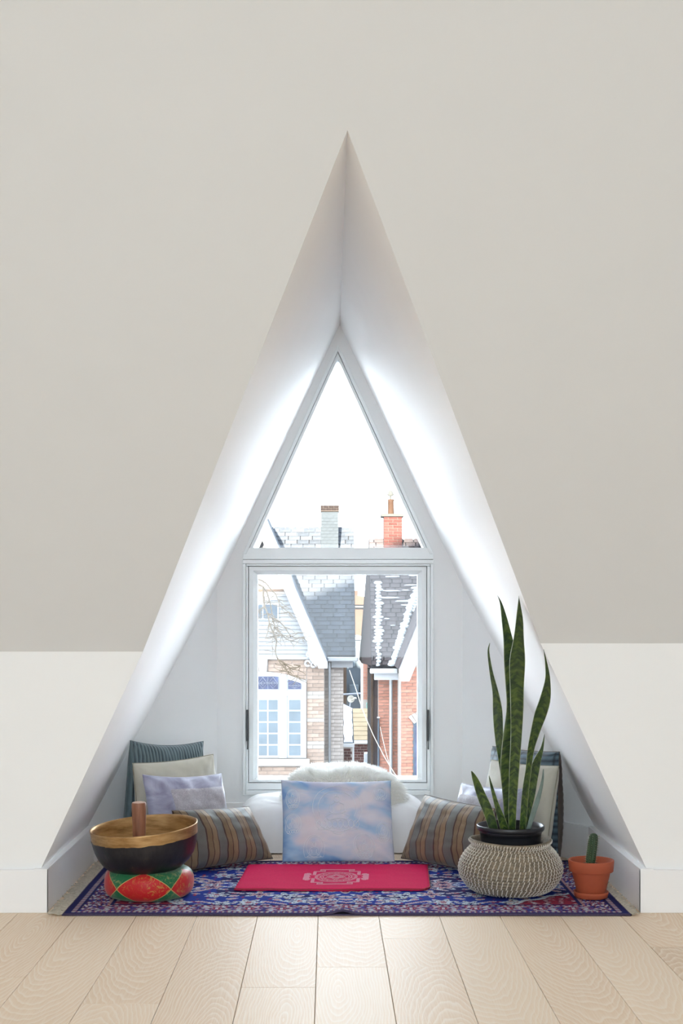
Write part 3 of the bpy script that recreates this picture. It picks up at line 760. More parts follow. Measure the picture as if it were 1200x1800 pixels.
for r in (0.135, 0.125, 0.10, 0.085, 0.03):
    pl([(r*math.cos(t*PI/24), 2.15*r*math.sin(t*PI/24)) for t in range(48)], 0.002, True)
for k in range(16):
    a = k*PI/8; r0, r1 = 0.10, 0.125
    pl([(r0*math.cos(a-0.19), 2.15*r0*math.sin(a-0.19)), (r1*math.cos(a), 2.15*r1*math.sin(a)), (r0*math.cos(a+0.19), 2.15*r0*math.sin(a+0.19))], 0.0016)
for s, r in ((0, 0.084), (PI, 0.084), (0, 0.058), (PI, 0.058), (0.0, 0.035)):
    pl([(r*math.cos(s+k*2*PI/3+PI/2), 2.15*r*math.sin(s+k*2*PI/3+PI/2)) for k in range(3)], 0.0018, True)
for sx in (-1, 1):
    pl([(sx*0.185, -0.2), (sx*0.185, 0.2)], 0.006); pl([(sx*0.165, 0.0), (sx*0.185, 0.0)], 0.006)
mk('printed_yantra', *join(parts), M['mat_print'], mt, recalc=False)

# ================================================================== cushions
class Pillow:
    def __init__(s, TL, TR, BR, BL, th, pinch=0.06, power=0.42, wr=0.006, seed=0, pleat=0, pleat_amp=0.0, tuck=False, sag=0.0):
        s.q = [Vector(p) for p in (TL, TR, BR, BL)]; s.th = th; s.pinch = pinch; s.pw = power; s.wr = wr; s.seed = seed
        s.pleat = pleat; s.pa = pleat_amp; s.tuck = tuck; s.sag = sag
        s.N = (s.q[1]-s.q[3]).cross(s.q[0]-s.q[2]).normalized()
        if s.N.y > 0: s.N = -s.N            # front faces the room
    def base(s, u, v):
        uu = u*(1-s.pinch*(1-v*v)); vv = v*(1-s.pinch*(1-u*u))
        if v > 0: vv -= s.sag*(1-u*u)*max(0, v)**2
        a = s.q[0].lerp(s.q[1], (uu+1)/2); b = s.q[3].lerp(s.q[2], (uu+1)/2)
        return b.lerp(a, (vv+1)/2)
    def pt(s, u, v, side=1, off=0.0):
        h = max(0.0, (1-u*u)*(1-v*v))**s.pw
        p = s.base(u, v)
        e = max(abs(u), abs(v))
        w = s.wr*noise.noise((u*3.1+s.seed, v*3.1, side*2.0+s.seed))*(0.4+h)
        w += s.wr*0.6*noise.noise((u*7+s.seed, v*7, 5.0+s.seed))*h
        # radiating gathers near the corners
        c = (1-abs(u))+(1-abs(v))
        ang = math.atan2(1-abs(v)+1e-4, 1-abs(u)+1e-4)
        w += s.wr*0.9*math.sin(ang*9+s.seed)*math.exp(-c*3.0)*min(1, h*2.5)
        if s.pleat:
            w += s.pa*math.sin((u+1)/2*s.pleat*2*PI+2.2*noise.noise((u*3, v*2, s.seed)))*min(1, h*1.5+0.35)
        if s.tuck:
            w += 0.004*abs(math.sin((v+1)/2*17*PI))*min(1, h*1.5)+0.003*abs(math.sin((u+1)/2*7*PI))*min(1, h*1.5)
        return p+s.N*(side*(s.th/2*h+w+off))
    def mesh(s, n=40):
        V = []; Fc = []; uv = []; mi = []
        for side in (1, -1):
            b = len(V)
            for j in range(n+1):
                for i in range(n+1):
                    # denser towards the seams
                    u = math.sin((i/n*2-1)*PI/2*0.92)/math.sin(PI/2*0.92); v = math.sin((j/n*2-1)*PI/2*0.92)/math.sin(PI/2*0.92)
                    V.append(s.base(u, v) if (i in (0, n) or j in (0, n)) else s.pt(u, v, side)); uv.append(((u+1)/2, (v+1)/2))
            for j in range(n):
                for i in range(n):
                    a = b+j*(n+1)+i; q = (a, a+1, a+n+2, a+n+1)
                    Fc.append(q if side == 1 else q[::-1]); mi.append(0 if side == 1 else 1)
        return V, Fc, uv, mi
    def build(s, name, mats, label, cat='cushion', group=None, seam=None, n=40, seam_r=0.003):
        V, Fc, uv, mi = s.mesh(n)
        if not isinstance(mats, (list, tuple)): mats = [mats, mats]
        mn = min(v.z for v in V)
        c = (s.q[2]+s.q[3])/2; root = empty(name, (c.x, c.y, mn)); tag(root, label, cat, group)
        s.cover = mk('cover', V, Fc, list(mats), root, smooth=True, uv=uv, weld=0.00001, matidx=mi)
        s.root = root
        if seam:
            P = []
            for k in range(80):
                t = k/80*4; i = int(t); f = (t-i)*2-1
                u, v = [(f, -1), (1, f), (-f, 1), (-1, -f)][i]
                P.append(s.base(u, v))
            P.append(P[0])
            mk('seam', *tube(P, seam_r, 6, False), seam, root, smooth=True, recalc=False)
        return root

# --- left pile
p = Pillow(W(229, 1302, 6.86), W(357, 1303, 7.20), FL(352, 7.18, 0.012), FL(213, 6.82, 0.012), 0.17, 0.035, 0.45, 0.006, 1.0, 25, 0.0035, sag=0.05)
p.build('pleated_cushion', [M['teal'], M['teal']], 'dark teal cushion with narrow vertical pleats, rearmost on the left', seam=M['teal'], n=90)
p = Pillow(W(233, 1342, 6.74), W(374, 1326, 7.06), FL(395, 7.02, 0.02), FL(243, 6.68, 0.02), 0.15, 0.04, 0.42, 0.006, 2.0, sag=0.01)
p.build('velvet_cushion', M['cream'], 'pale cream cushion with piped edge in front of the pleated teal cushion', seam=M['cream_seam'], seam_r=0.0035)
lav = Pillow(W(250, 1361, 6.62), W(389, 1359, 6.95), FL(412, 6.90, 0.03), FL(272, 6.56, 0.03), 0.15, 0.05, 0.46, 0.009, 3.0, sag=0.03)
r_ = lav.build('satin_cushion', M['satin'], 'lavender satin cushion with embroidered panel, behind the left striped pillow')
def panel_patch(pw, u0, u1, v0, v1, mat, off=0.0035, n=26):
    V = []; Fc = []; uv = []
    for j in range(n+1):
        for i in range(n+1):
            u = u0+(u1-u0)*i/n; v = v0+(v1-v0)*j/n
            e = min(i, n-i, j, n-j)
            V.append(pw.pt(u, v, 1, off if e > 0 else -0.002)); uv.append((i/n, j/n))
    for j in range(n):
        for i in range(n):
            a = j*(n+1)+i; Fc.append((a, a+1, a+n+2, a+n+1))
    return mk('embroidered_panel', V, Fc, mat, pw.root, smooth=True, uv=uv, recalc=False)
panel_patch(lav, -0.56, 0.9, -0.8, 0.68, M['panel'])
p = Pillow(W(302, 1425, 6.52), W(437, 1418, 6.86), FL(479, 6.80, 0.02), FL(322, 6.45, 0.02), 0.17, 0.035, 0.45, 0.006, 4.0)
p.build('striped_pillow', M['stripes'], 'brown and grey striped pillow behind the singing bowl', 'pillow', 'striped pillows', seam=M['stripes'])
# --- right pile
p = Pillow(W(866, 1312, 7.14), W(983, 1322, 6.70), FL(982, 6.66, 0.012), FL(866, 7.08, 0.012), 0.20, 0.03, 0.42, 0.005, 5.0, tuck=True)
p.build('pintuck_cushion', [M['pintuck'], M['brown_back']], 'dark blue pintucked cushion with brown back leaning on the right slope', seam=M['brown_back'], n=90)
p = Pillow(W(864, 1336, 6.98), W(982, 1347, 6.57), FL(957, 6.50, 0.02), FL(842, 6.92, 0.02), 0.14, 0.035, 0.36, 0.005, 6.0)
p.build('velvet_cushion', M['cream'], 'cream cushion with piped edge behind the snake plant', seam=M['cream_seam'], seam_r=0.0035)
lav2 = Pillow(W(811, 1376, 6.90), W(925, 1386, 6.46), FL(915, 6.40, 0.03), FL(790, 6.84, 0.03), 0.13, 0.05, 0.42, 0.007, 7.0)
lav2.build('satin_cushion', M['satin'], 'lavender satin cushion half hidden behind the right striped pillow')
panel_patch(lav2, -0.9, 0.55, -0.8, 0.72, M['panel'])
p = Pillow(W(747, 1397, 6.86), W(872, 1422, 6.42), FL(866, 6.34, 0.02), FL(705, 6.81, 0.02), 0.16, 0.035, 0.45, 0.006, 8.0)
p.build('striped_pillow', M['stripes'], 'brown and grey striped pillow behind the woven basket', 'pillow', 'striped pillows', seam=M['stripes'])

# --- tie-dyed pillow with printed line figures
bp = Pillow(W(494, 1371, 7.02), W(687, 1372, 7.02), W(694, 1517, 6.785), W(496, 1517, 6.785), 0.115, 0.02, 0.40, 0.006, 9.0, sag=0.05)
broot = bp.build('tie_dye_pillow', M['tiedye'], 'blue tie-dyed pillow with pale line prints leaning against the sheepskin', 'pillow')
def bpx(x, y): return ((x-592)/98.0, (1444.5-y)/72.5)
def ink(strokes, name='printed_figure', r=0.0011):
    parts = []
    for st in strokes:
        P = []
        for a, b in zip(st[:-1], st[1:]):
            n = max(1, int(math.hypot(a[0]-b[0], a[1]-b[1])/4))
            for s in range(n): P.append((a[0]+(b[0]-a[0])*s/n, a[1]+(b[1]-a[1])*s/n))
        P.append(st[-1])
        Q = []
        for x, y in P:
            u, v = bpx(x, y)
            if abs(u) < 0.95 and abs(v) < 0.95: Q.append(bp.pt(u, v, 1, 0.0008))
        if len(Q) > 1: parts.append(tube(Q, r, 4, False))
    mk(name, *join(parts), M['print'], broot, recalc=False)
def circ(cx, cy, rx, ry, a0=0, a1=2*PI, n=36): return [(cx+rx*math.cos(a0+(a1-a0)*i/n), cy-ry*math.sin(a0+(a1-a0)*i/n)) for i in range(n+1)]
def seated(cx, cy, s):
    st = [circ(cx, cy-11*s, 2.6*s, 3.0*s), circ(cx, cy-14.6*s, 1.2*s, 1.2*s)]
    st.append([(cx-2*s, cy-7.6*s), (cx-6*s, cy-5.5*s), (cx-7.5*s, cy+1*s), (cx-3*s, cy+2.5*s), (cx+3*s, cy+2.5*s), (cx+7.5*s, cy+1*s), (cx+6*s, cy-5.5*s), (cx+2*s, cy-7.6*s)])
    st.append([(cx-4*s, cy-4*s), (cx-3*s, cy+1*s)]); st.append([(cx+4*s, cy-4*s), (cx+3*s, cy+1*s)])
    st.append([(cx-4*s, cy+2*s), (cx-11*s, cy+5*s), (cx-8*s, cy+8*s), (cx+2*s, cy+6.5*s), (cx+8*s, cy+8*s), (cx+11*s, cy+5*s), (cx+4*s, cy+2*s)])
    return st
def lotus(cx, cy, w, h, n):
    st = []
    for k in range(n):
        x = cx-w+2*w*(k+0.5)/n; d = w/n
        st.append([(x-d, cy), (x-d*0.8, cy-h*0.6), (x, cy-h), (x+d*0.8, cy-h*0.6), (x+d, cy)])
        st.append([(x-d, cy), (x-d*0.6, cy+h*0.55), (x, cy+h*0.9), (x+d*0.6, cy+h*0.55), (x+d, cy)])
    return st
ink([circ(592, 1429, 44, 43), circ(592, 1429, 34, 33, -0.5, PI+0.5)]+seated(592, 1435, 2.0)+lotus(592, 1459, 38, 8, 8)+[[(556, 1468), (628, 1468)], circ(592, 1470, 10, 6, PI, 2*PI)])
for cx, cy, rx, ry, s in ((549.5, 1500, 18.5, 23, 1.15), (669, 1401, 13, 13, 0.75), (513, 1411, 12, 19, 0.95), (512, 1456, 15, 18, 0.9), (637, 1494, 19, 20, 1.0), (672, 1470, 12, 16, 0.8)):
    ink([circ(cx, cy, rx, ry), circ(cx, cy-ry*0.2, rx*0.74, ry*0.7)]+seated(cx, cy+ry*0.22, s)+lotus(cx, cy+ry*0.72, rx*0.7, ry*0.16, 5), r=0.0009)

# ================================================================== white mattress and sheepskin
def super_grid(cx, cy, z0, z1, hx, hy, n=56, ex=5.0, fn=None):
    V = []; Fc = []
    for j in range(n+1):
        for i in range(n+1):
            a = 2*(i/n)-1; b = 2*(j/n)-1
            # rounded square mapping: top sheet folding down to the floor
            d = (abs(a)**ex+abs(b)**ex)**(1/ex)
            m_ = max(abs(a), abs(b)); k = (m_/d) if d > 1e-6 else 1
            x, y = a*k, b*k
            t = m_
            h = (1-max(0.0, (t-0.55)/0.45)**3.2)
            px, py, pz = cx+hx*x*(0.94+0.06*math.sin(min(1, t)*PI*0.5)), cy+hy*y, z0+(z1-z0)*h
            p = Vector((px, py, pz))
            if fn: p = fn(p, a, b, t)
            V.append(p)
    for j in range(n):
        for i in range(n):
            q = j*(n+1)+i; Fc.append((q, q+1, q+n+2, q+n+1))
    return V, Fc
def mfn(p, a, b, t):
    p.z += 0.010*noise.noise((p.x*5, p.y*6, 1.0))*(1 if t < 0.99 else 0)
    side = min(1, max(0, (t-0.6)/0.4))
    w = 0.012*noise.noise((p.x*16, p.y*16, p.z*3))*side
    p.y += w*(1 if p.y > 7.3 else -1); p.x += w*0.6
    p.z -= 0.05*max(0, (7.30-p.y)/0.28)*(1-side)
    f = noise.noise((p.x*7+p.z*9, p.y*5, 4.2)); p.z += 0.012*abs(f)*(1 if 0.05 < t < 0.97 else 0)
    fold = abs(math.sin(a*7+2.0*noise.noise((a*3, b*3, 7.0))+b*2.5))**6; p.y -= 0.008*fold*side; p.z += 0.007*fold*(1-side)
    return p
V, Fc = super_grid(0.025, 7.325, 0.006, 0.245, 0.56, 0.295, 64, 5.0, mfn)
V.append(Vector((0, 7.3, 0.006)))
ms = mk('floor_mattress', V[:-1], Fc, M['sheet'], smooth=True, recalc=False); tag(ms, 'white sheet-covered floor mattress under the window', 'mattress')

def skin_pt(a, b):                          # a,b in -1..1
    d = math.sqrt(a*a+b*b)
    x = 0.085+0.325*a*(1+0.12*(1-abs(a))); y = 7.30+0.235*b
    k = max(0.0, 1-d**4.5)
    z = 0.185+0.205*k**0.6+0.022*noise.noise((x*6, y*6, 2.0))
    x += 0.015*noise.noise((x*7, y*7, 8.0))
    if a > 0.3: z -= 0.05*(a-0.3)
    return Vector((x, y, z))
sk = empty('sheepskin', (0.085, 7.30, 0.2)); tag(sk, 'fluffy white sheepskin heaped on the white mattress by the window', 'sheepskin')
V = []; Fc = []; nR, nA = 18, 56
for j in range(nR+1):
    for i in range(nA):
        r = j/nR; t = 2*PI*i/nA
        V.append(skin_pt(r*math.cos(t), r*math.sin(t)))
for j in range(nR):
    for i in range(nA):
        Fc.append((j*nA+i, j*nA+(i+1) % nA, (j+1)*nA+(i+1) % nA, (j+1)*nA+i))
mk('hide', V, Fc, M['hide'], sk, smooth=True)
rr = random.Random(3); V = []; Fc = []
for k in range(26000):
    r = math.sqrt(rr.random()); t = rr.random()*2*PI
    a, b = r*math.cos(t), r*math.sin(t)
    p = skin_pt(a, b)
    n = (skin_pt(min(1, a+0.02), b)-p).cross(skin_pt(a, min(1, b+0.02))-p)
    if n.length > 0: n.normalize()
    if n.z < 0: n = -n
    cl_ = Vector((noise.noise((p.x*22, p.y*22, 1)), noise.noise((p.x*22, p.y*22, 5)), 0))
    L = 0.030*rr.uniform(0.7, 1.3)
    d = (n+cl_*1.1+Vector((a*0.5, b*0.3-0.15, -0.25*r*r))+Vector((rr.uniform(-.25, .25), rr.uniform(-.25, .25), 0))).normalized()
    d2 = (d+Vector((cl_.x, cl_.y, -0.35))*0.8+Vector((rr.uniform(-.3, .3), rr.uniform(-.3, .3), 0))).normalized()
    sd = Vector((rr.uniform(-1, 1), rr.uniform(-1, 1), rr.uniform(-.3, .3))).normalized()*0.0013
    q = len(V); m1 = p+d*L*0.55; m2 = m1+d2*L*0.5
    V += [p-sd, p+sd, m1+sd*0.8, m1-sd*0.8, m2]
    Fc += [(q, q+1, q+2, q+3), (q+3, q+2, q+4)]
wl = mk('wool', V, Fc, M['wool'], sk, smooth=True, recalc=False); wl['kind'] = 'stuff'

# ================================================================== singing bowl on its cushion
BX, BY = (261-CX)/F*5.97, 5.97
prof = []
n = 30
for i in range(n+1):
    a = -PI/2+PI*i/n
    ca2 = max(0, math.cos(a))**0.62; sa2 = math.copysign(abs(math.sin(a))**0.85, math.sin(a))
    prof.append((0.125+0.062*ca2, 0.060+0.060*sa2))
prof = [(0.001, 0.0)]+prof+[(0.09, 0.116), (0.05, 0.098), (0.001, 0.092)]
V, Fc, uv = lathe(prof, 90, (BX, BY, 0.0095), rfun=lambda a, t: 1+0.012*math.sin(5*a+1)+0.006*math.sin(11*a))
zc = mk('brocade_cushion', V, Fc, M['brocade'], smooth=True, uv=uv); tag(zc, 'round red and green brocade cushion under the singing bowl', 'cushion')
TILT = Matrix.Rotation(math.radians(-4.2), 3, 'Y') @ Matrix.Rotation(math.radians(3.2), 3, 'X')
bowl = empty('singing_bowl', (BX, BY, 0.10)); tag(bowl, 'large singing bowl, black outside and bronze within, on a brocade cushion', 'bowl')
R = 0.226
outer = [(0.001, 0.0), (0.07, 0.001), (0.115, 0.008), (0.150, 0.024), (0.180, 0.048), (0.202, 0.080), (0.214, 0.112), (0.219, 0.140), (0.222, 0.158)]
band = [(0.222, 0.158), (0.2235, 0.178), (0.225, 0.196), (0.2255, 0.200), (0.2225, 0.202), (0.219, 0.199)]
inner = [(0.217, 0.19), (0.214, 0.14), (0.207, 0.11), (0.195, 0.083), (0.172, 0.052), (0.142, 0.030), (0.10, 0.014), (0.001, 0.007)]
bc = Vector((BX-0.004, BY, 0.104))
def edge_n(a, t): return 0.0025*noise.noise((math.cos(a)*9, math.sin(a)*9, 3.0))
hm = lambda a, t: 1+0.006*math.sin(7*a+9*t)*math.sin(5*a-3)
V, Fc, uv = lathe(outer, 96, bc, mtx=TILT, rfun=hm); mk('outer_shell', V, Fc, M['patina'], bowl, smooth=True)
V, Fc, uv = lathe([(0.2222, 0.1565)]+band[1:]+inner, 96, bc, mtx=TILT, rfun=hm); 
for i in range(96):
    V[i] = V[i]+Vector((0, 0, 0.004*noise.noise((i*0.35, 0, 3.0))+0.001*noise.noise((i*1.3, 2, 3.0))))
mk('bronze_lining', V, Fc, M['bronze'], bowl, smooth=True)
# wooden mallet standing in the bowl
b0 = bc+TILT @ Vector((-0.035, 0.02, 0.016)); tp = W(244, 1410, 5.98)
ax_ = (tp-b0)
prof = [(0.0, 0.0), (0.022, 0.001), (0.0255, 0.006), (0.026, 0.08), (0.0275, 0.17), (0.0305, ax_.length-0.03), (0.031, ax_.length-0.008), (0.028, ax_.length-0.001)]
q = ax_.to_track_quat('Z', 'Y').to_matrix()
ml = empty('mallet', b0); tag(ml, 'stubby reddish wooden mallet standing in the singing bowl', 'mallet')
V, Fc, uv = lathe(prof, 32, b0, mtx=q); mk('shaft', V, Fc, M['mallet'], ml, smooth=True)
V, Fc, uv = lathe([(0.028, ax_.length-0.001), (0.016, ax_.length+0.0015), (0.0005, ax_.length+0.002)], 32, b0, mtx=q); mk('end_face', V, Fc, M['mallet_end'], ml, smooth=True)

# ================================================================== woven basket, potted snake plant
KX, KY = (896.5-CX)/F*6.04, 6.04
bk = empty('woven_basket', (KX, KY, 0.008)); tag(bk, 'round-bellied coiled seagrass basket with white stitching', 'basket')
prof_k = interp([(0.125, 0.008), (0.165, 0.020), (0.196, 0.050), (0.2145, 0.090), (0.211, 0.125), (0.193, 0.160), (0.168, 0.188), (0.157, 0.202), (0.166, 0.214), (0.174, 0.224)], 240)
nc = 21
L_ = [0]
for a, b in zip(prof_k[:-1], prof_k[1:]): L_.append(L_[-1]+math.hypot(b[0]-a[0], b[1]-a[1]))
tot = L_[-1]
def prof_at(s):
    import bisect
    i = min(max(bisect.bisect(L_, s)-1, 0), len(L_)-2); f = (s-L_[i])/max(1e-9, L_[i+1]-L_[i])
    a, b = prof_k[i], prof_k[i+1]; r = a[0]+(b[0]-a[0])*f; z = a[1]+(b[1]-a[1])*f
    dx, dz = b[0]-a[0], b[1]-a[1]; l = math.hypot(dx, dz); return r, z, dz/l, -dx/l
pr = [(0.001, 0.009), (0.10, 0.009)]
cw = tot/nc
for i in range(nc):
    for s in range(6):
        r, z, nx, nz = prof_at((i+s/6)*cw); k = 0.0052*math.sin(PI*s/6)
        pr.append((r+nx*k, z+nz*k))
r, z, nx, nz = prof_at(tot*0.9999)
pr += [(r-0.001, z+0.004), (r-0.008, z+0.004), (r-0.014, z-0.008), (0.145, 0.198), (0.150, 0.18), (0.185, 0.12), (0.185, 0.06), (0.10, 0.02), (0.001, 0.02)]
tw = lambda a, t: 1+0.006*math.sin(3*a+0.6)
zw = lambda a, t: 0.004*math.sin(2*a+1.0)*t
V, Fc, uv = lathe(pr, 96, (KX, KY, 0.008), rfun=tw, zfun=zw); mk('coils', V, Fc, M['seagrass'], bk, smooth=True)
parts = []
m_ = len(pr)
for i in range(nc):
    ns = 62 if i < nc-2 else 84
    for k in range(ns):
        a = 2*PI*(k+0.10*(i % 3))/ns+0.008*i
        P = []
        for s in (0.02, 0.25, 0.5, 0.75, 0.98):
            r, z, nx, nz = prof_at((i+s)*cw); kk = 0.0052*math.sin(PI*s)+0.0012
            aa = a+(s-0.5)*0.028; t = (2+(i+s)*6)/m_
            rr_ = (r+nx*kk)*tw(aa, t)
            P.append((KX+rr_*math.cos(aa), KY+rr_*math.sin(aa), 0.008+z+nz*kk+zw(aa, t)))
        parts.append(tube(P, [0.0016, 0.0022, 0.0024, 0.0022, 0.0016], 4, False))
st = mk('stitches', *join(parts), M['stitch'], bk, smooth=True, recalc=False); st['kind'] = 'stuff'

PX_, PY_ = (897-CX)/F*6.04, 6.04
sp = empty('potted_snake_plant', (PX_, PY_, 0.03)); tag(sp, 'tall snake plant in a black plastic pot set into the woven basket', 'plant')
prof = [(0.001, 0.035), (0.100, 0.035), (0.106, 0.04), (0.127, 0.235), (0.131, 0.272), (0.140, 0.274), (0.1435, 0.280), (0.1435, 0.293), (0.141, 0.296), (0.137, 0.294), (0.133, 0.27), (0.128, 0.25), (0.001, 0.248)]
V, Fc, uv = lathe(prof, 72, (PX_, PY_, 0)); mk('pot', V, Fc, M['pot_black'], sp, smooth=True)
prof = [(0.127, 0.252), (0.09, 0.258), (0.04, 0.262), (0.001, 0.263)]
V, Fc, uv = lathe(prof, 40, (PX_, PY_, 0)); mk('soil', V, Fc, M['soil'], sp, smooth=True)
def leaf(pts, d_tip, d_base, twist=(0, 0), vdepth=0.25, back=False, n=44):
    # pts: (x, y, half-width) in the 1200-wide crop of region [780,1030,1130,1500]
    f = 350/1200
    P = interp([(780+x*f, 1030+y*f, h*f) for x, y, h in pts], n)
    C = []; 
    for i, (x, y, h) in enumerate(P):
        t = i/(n-1); d = d_tip+(d_base-d_tip)*(t**0.85)
        C.append((W(x, y, d), max(0.0006, h/F*d)))
    V = []; Fc = []; uv = []; acc = 0; m = 7
    tl = sum((C[i+1][0]-C[i][0]).length for i in range(n-1))
    for i in range(n):
        c, h = C[i]
        t = (C[min(i+1, n-1)][0]-C[max(i-1, 0)][0]).normalized()
        s = Vector((-t.z, 0, t.x)); s = s if s.x > 0 else -s
        nrm = t.cross(s).normalized(); nrm = nrm if nrm.y < 0 else -nrm
        tt = i/(n-1); ang = math.radians(twist[0]+(twist[1]-twist[0])*tt)
        sv = (s*math.cos(ang)+nrm*math.sin(ang)); nv = (nrm*math.cos(ang)-s*math.sin(ang)); hh = h/max(0.35, math.cos(ang))
        if i: acc += (C[i][0]-C[i-1][0]).length
        for k in range(m):
            u = k/(m-1)*2-1
            V.append(c+sv*(hh*u)-nv*(hh*vdepth*(1-u*u)*(0.3+0.7*tt))+nv*(0.003*math.sin(i*0.7+u*2)*abs(u)*min(1, h*40))); uv.append(((u+1)/2, tl-acc))
    for i in range(n-1):
        for k in range(m-1):
            a = i*m+k; Fc.append((a, a+1, a+m+1, a+m))
    o = mk('leaf', V, Fc, M['leaf_back'] if back else M['leaf'], sp, smooth=True, uv=uv, recalc=False)
    md = o.modifiers.new('thickness', 'SOLIDIFY'); md.thickness = 0.003; md.offset = 0
    return o
leaf([(323,58,1),(345,110,8),(368,220,20),(386,320,30),(406,450,46),(416,600,46),(420,750,44),(400,950,50),(385,1100,46),(388,1250,36),(396,1490,26)], 5.80, 6.07)
leaf([(451,62,1),(453,120,12),(455,220,26),(450,320,35),(442,450,49),(440,600,44),(440,740,40),(436,900,34),(424,1100,30),(414,1300,25),(410,1490,20)], 5.62, 6.00, (0, 10))
leaf([(276,345,1),(268,400,5),(285,520,10),(310,640,17),(322,740,27),(328,850,27),(335,960,22),(345,1060,15),(368,1250,14),(385,1490,14)], 6.02, 6.09, (25, 0))
leaf([(601,385,2),(615,460,8),(625,560,17),(610,680,36),(580,780,40),(550,880,30),(525,980,22),(510,1100,18),(490,1250,20),(472,1490,18)], 5.63, 6.02, (0, 15))
leaf([(167,1118,5),(190,1170,18),(225,1260,27),(270,1370,30),(308,1490,24)], 5.93, 5.99)
leaf([(272,1145,2),(290,1220,9),(315,1310,14),(345,1400,22),(372,1490,26)], 5.93, 6.0)
leaf([(606,893,1),(590,980,10),(560,1060,24),(540,1150,28),(522,1280,22),(500,1400,14),(488,1490,12)], 6.02, 6.09)
leaf([(599,1105,2),(592,1180,7),(570,1270,12),(535,1380,14),(500,1490,10)], 5.95, 6.01, (30, 10), back=True)

# ================================================================== cactus in terracotta
TX, TY = (1038.5-CX)/F*5.93, 5.93; T0 = 0.0095
cp = empty('potted_cactus', (TX, TY, T0)); tag(cp, 'small column cactus in a terracotta pot with saucer near the right baseboard', 'plant')
prof = [(0.001, T0), (0.063, T0), (0.068, T0+0.003), (0.0715, T0+0.018), (0.0725, T0+0.026), (0.069, T0+0.026), (0.064, T0+0.008), (0.001, T0+0.006)]
V, Fc, uv = lathe(prof, 64, (TX, TY, 0)); mk('saucer', V, Fc, M['terracotta'], cp, smooth=True).data.polygons.foreach_set('use_smooth', [True]*len(Fc))
prof = [(0.001, 0.018), (0.054, 0.018), (0.057, 0.021), (0.0795, 0.117), (0.080, 0.1185), (0.0895, 0.119), (0.0915, 0.121), (0.0945, 0.163), (0.0935, 0.166), (0.089, 0.166), (0.0865, 0.162), (0.082, 0.135), (0.001, 0.132)]
V, Fc, uv = lathe(prof, 72, (TX, TY, 0)); mk('pot', V, Fc, M['terracotta'], cp, smooth=True)
V, Fc, uv = lathe([(0.0825, 0.138), (0.05, 0.146), (0.001, 0.148)], 40, (TX, TY, 0)); mk('soil', V, Fc, M['soil'], cp, smooth=True)
cb = Vector((TX-0.004, TY, 0.14)); ct = W(1044, 1463, 5.93)
ca_ = ct-cb; q = ca_.to_track_quat('Z', 'Y').to_matrix()
prof = [(0.016, 0.0), (0.0185, 0.03), (0.0185, 0.09), (0.0175, 0.118)]
for i in range(7): a = PI/2*i/6; prof.append((max(0.0005, 0.0172*math.cos(a)), 0.12+0.017*math.sin(a)))
V, Fc, uv = lathe(prof, 54, cb, mtx=q, rfun=lambda a, t: 1+0.10*math.cos(9*a)); cs = mk('cactus_stem', V, Fc, M['cactus'], cp, smooth=True)
parts = []
rr = random.Random(9)
for k in range(9):
    for s in range(13):
        a = 2*PI*k/9; z = 0.012+s*0.0095
        for e in range(3):
            o_ = Vector((math.cos(a), math.sin(a), 0))*0.0198+Vector((0, 0, z))
            e_ = o_+Vector((math.cos(a)+rr.uniform(-.6, .6), math.sin(a)+rr.uniform(-.6, .6), rr.uniform(-.3, .6)))*0.005
            parts.append(tube([cb+q@o_, cb+q@e_], [0.0004, 0.0002], 3, False))
spn = mk('spines', *join(parts), M['spine'], cs, recalc=False); spn['kind'] = 'stuff'
V, Fc = tube([Vector((TX-0.018, TY+0.005, 0.14)), Vector((TX-0.020, TY+0.006, 0.175)), Vector((TX-0.016, TY+0.006, 0.20))], [0.002, 0.0016, 0.0008], 6)
mk('dry_stem', V, Fc, M['spine'], cp)

# ================================================================== outside: street, houses opposite
gr = mk('street', *box(-60, 60, 8.5, 90, -8.3, -8.0), M['asphalt'], loc=(0, 40, -8.3)); struct(gr, 'snowy street far below the window', 'ground')
brick_cache = {}
def brick_mesh(w, h, dp, mat, nm='brick'):
    key = (round(w, 3), round(h, 3), round(dp, 3), mat.name)
    if key not in brick_cache:
        me = D.meshes.new(nm); V, Fc = box(-w/2, w/2, -dp/2, dp/2, -h/2, h/2); me.from_pydata(V, [], Fc); me.materials.append(mat); brick_cache[key] = me
    return brick_cache[key]
def brick_field(parent, x0, x1, z0, z1, y, bw, bh, mats, joint=0.010, proud=0.012, pick=None, skip=None):
    row = 0; z = z0
    while z+bh <= z1+1e-6:
        x = x0-(bw/2 if row % 2 else 0)
        while x < x1-0.02:
            a = max(x, x0); b = min(x+bw, x1)
            if b-a > 0.04 and not (skip and skip((a+b)/2, z+bh/2)):
                m = pick(row, (a+b)/2, z) if pick else mats
                put('brick', brick_mesh(b-a-joint, bh-joint, 0.05, m), ((a+b)/2, y-proud+0.025+random.uniform(-0.003, 0.003), z+bh/2), parent)
            x += bw
        z += bh; row += 1
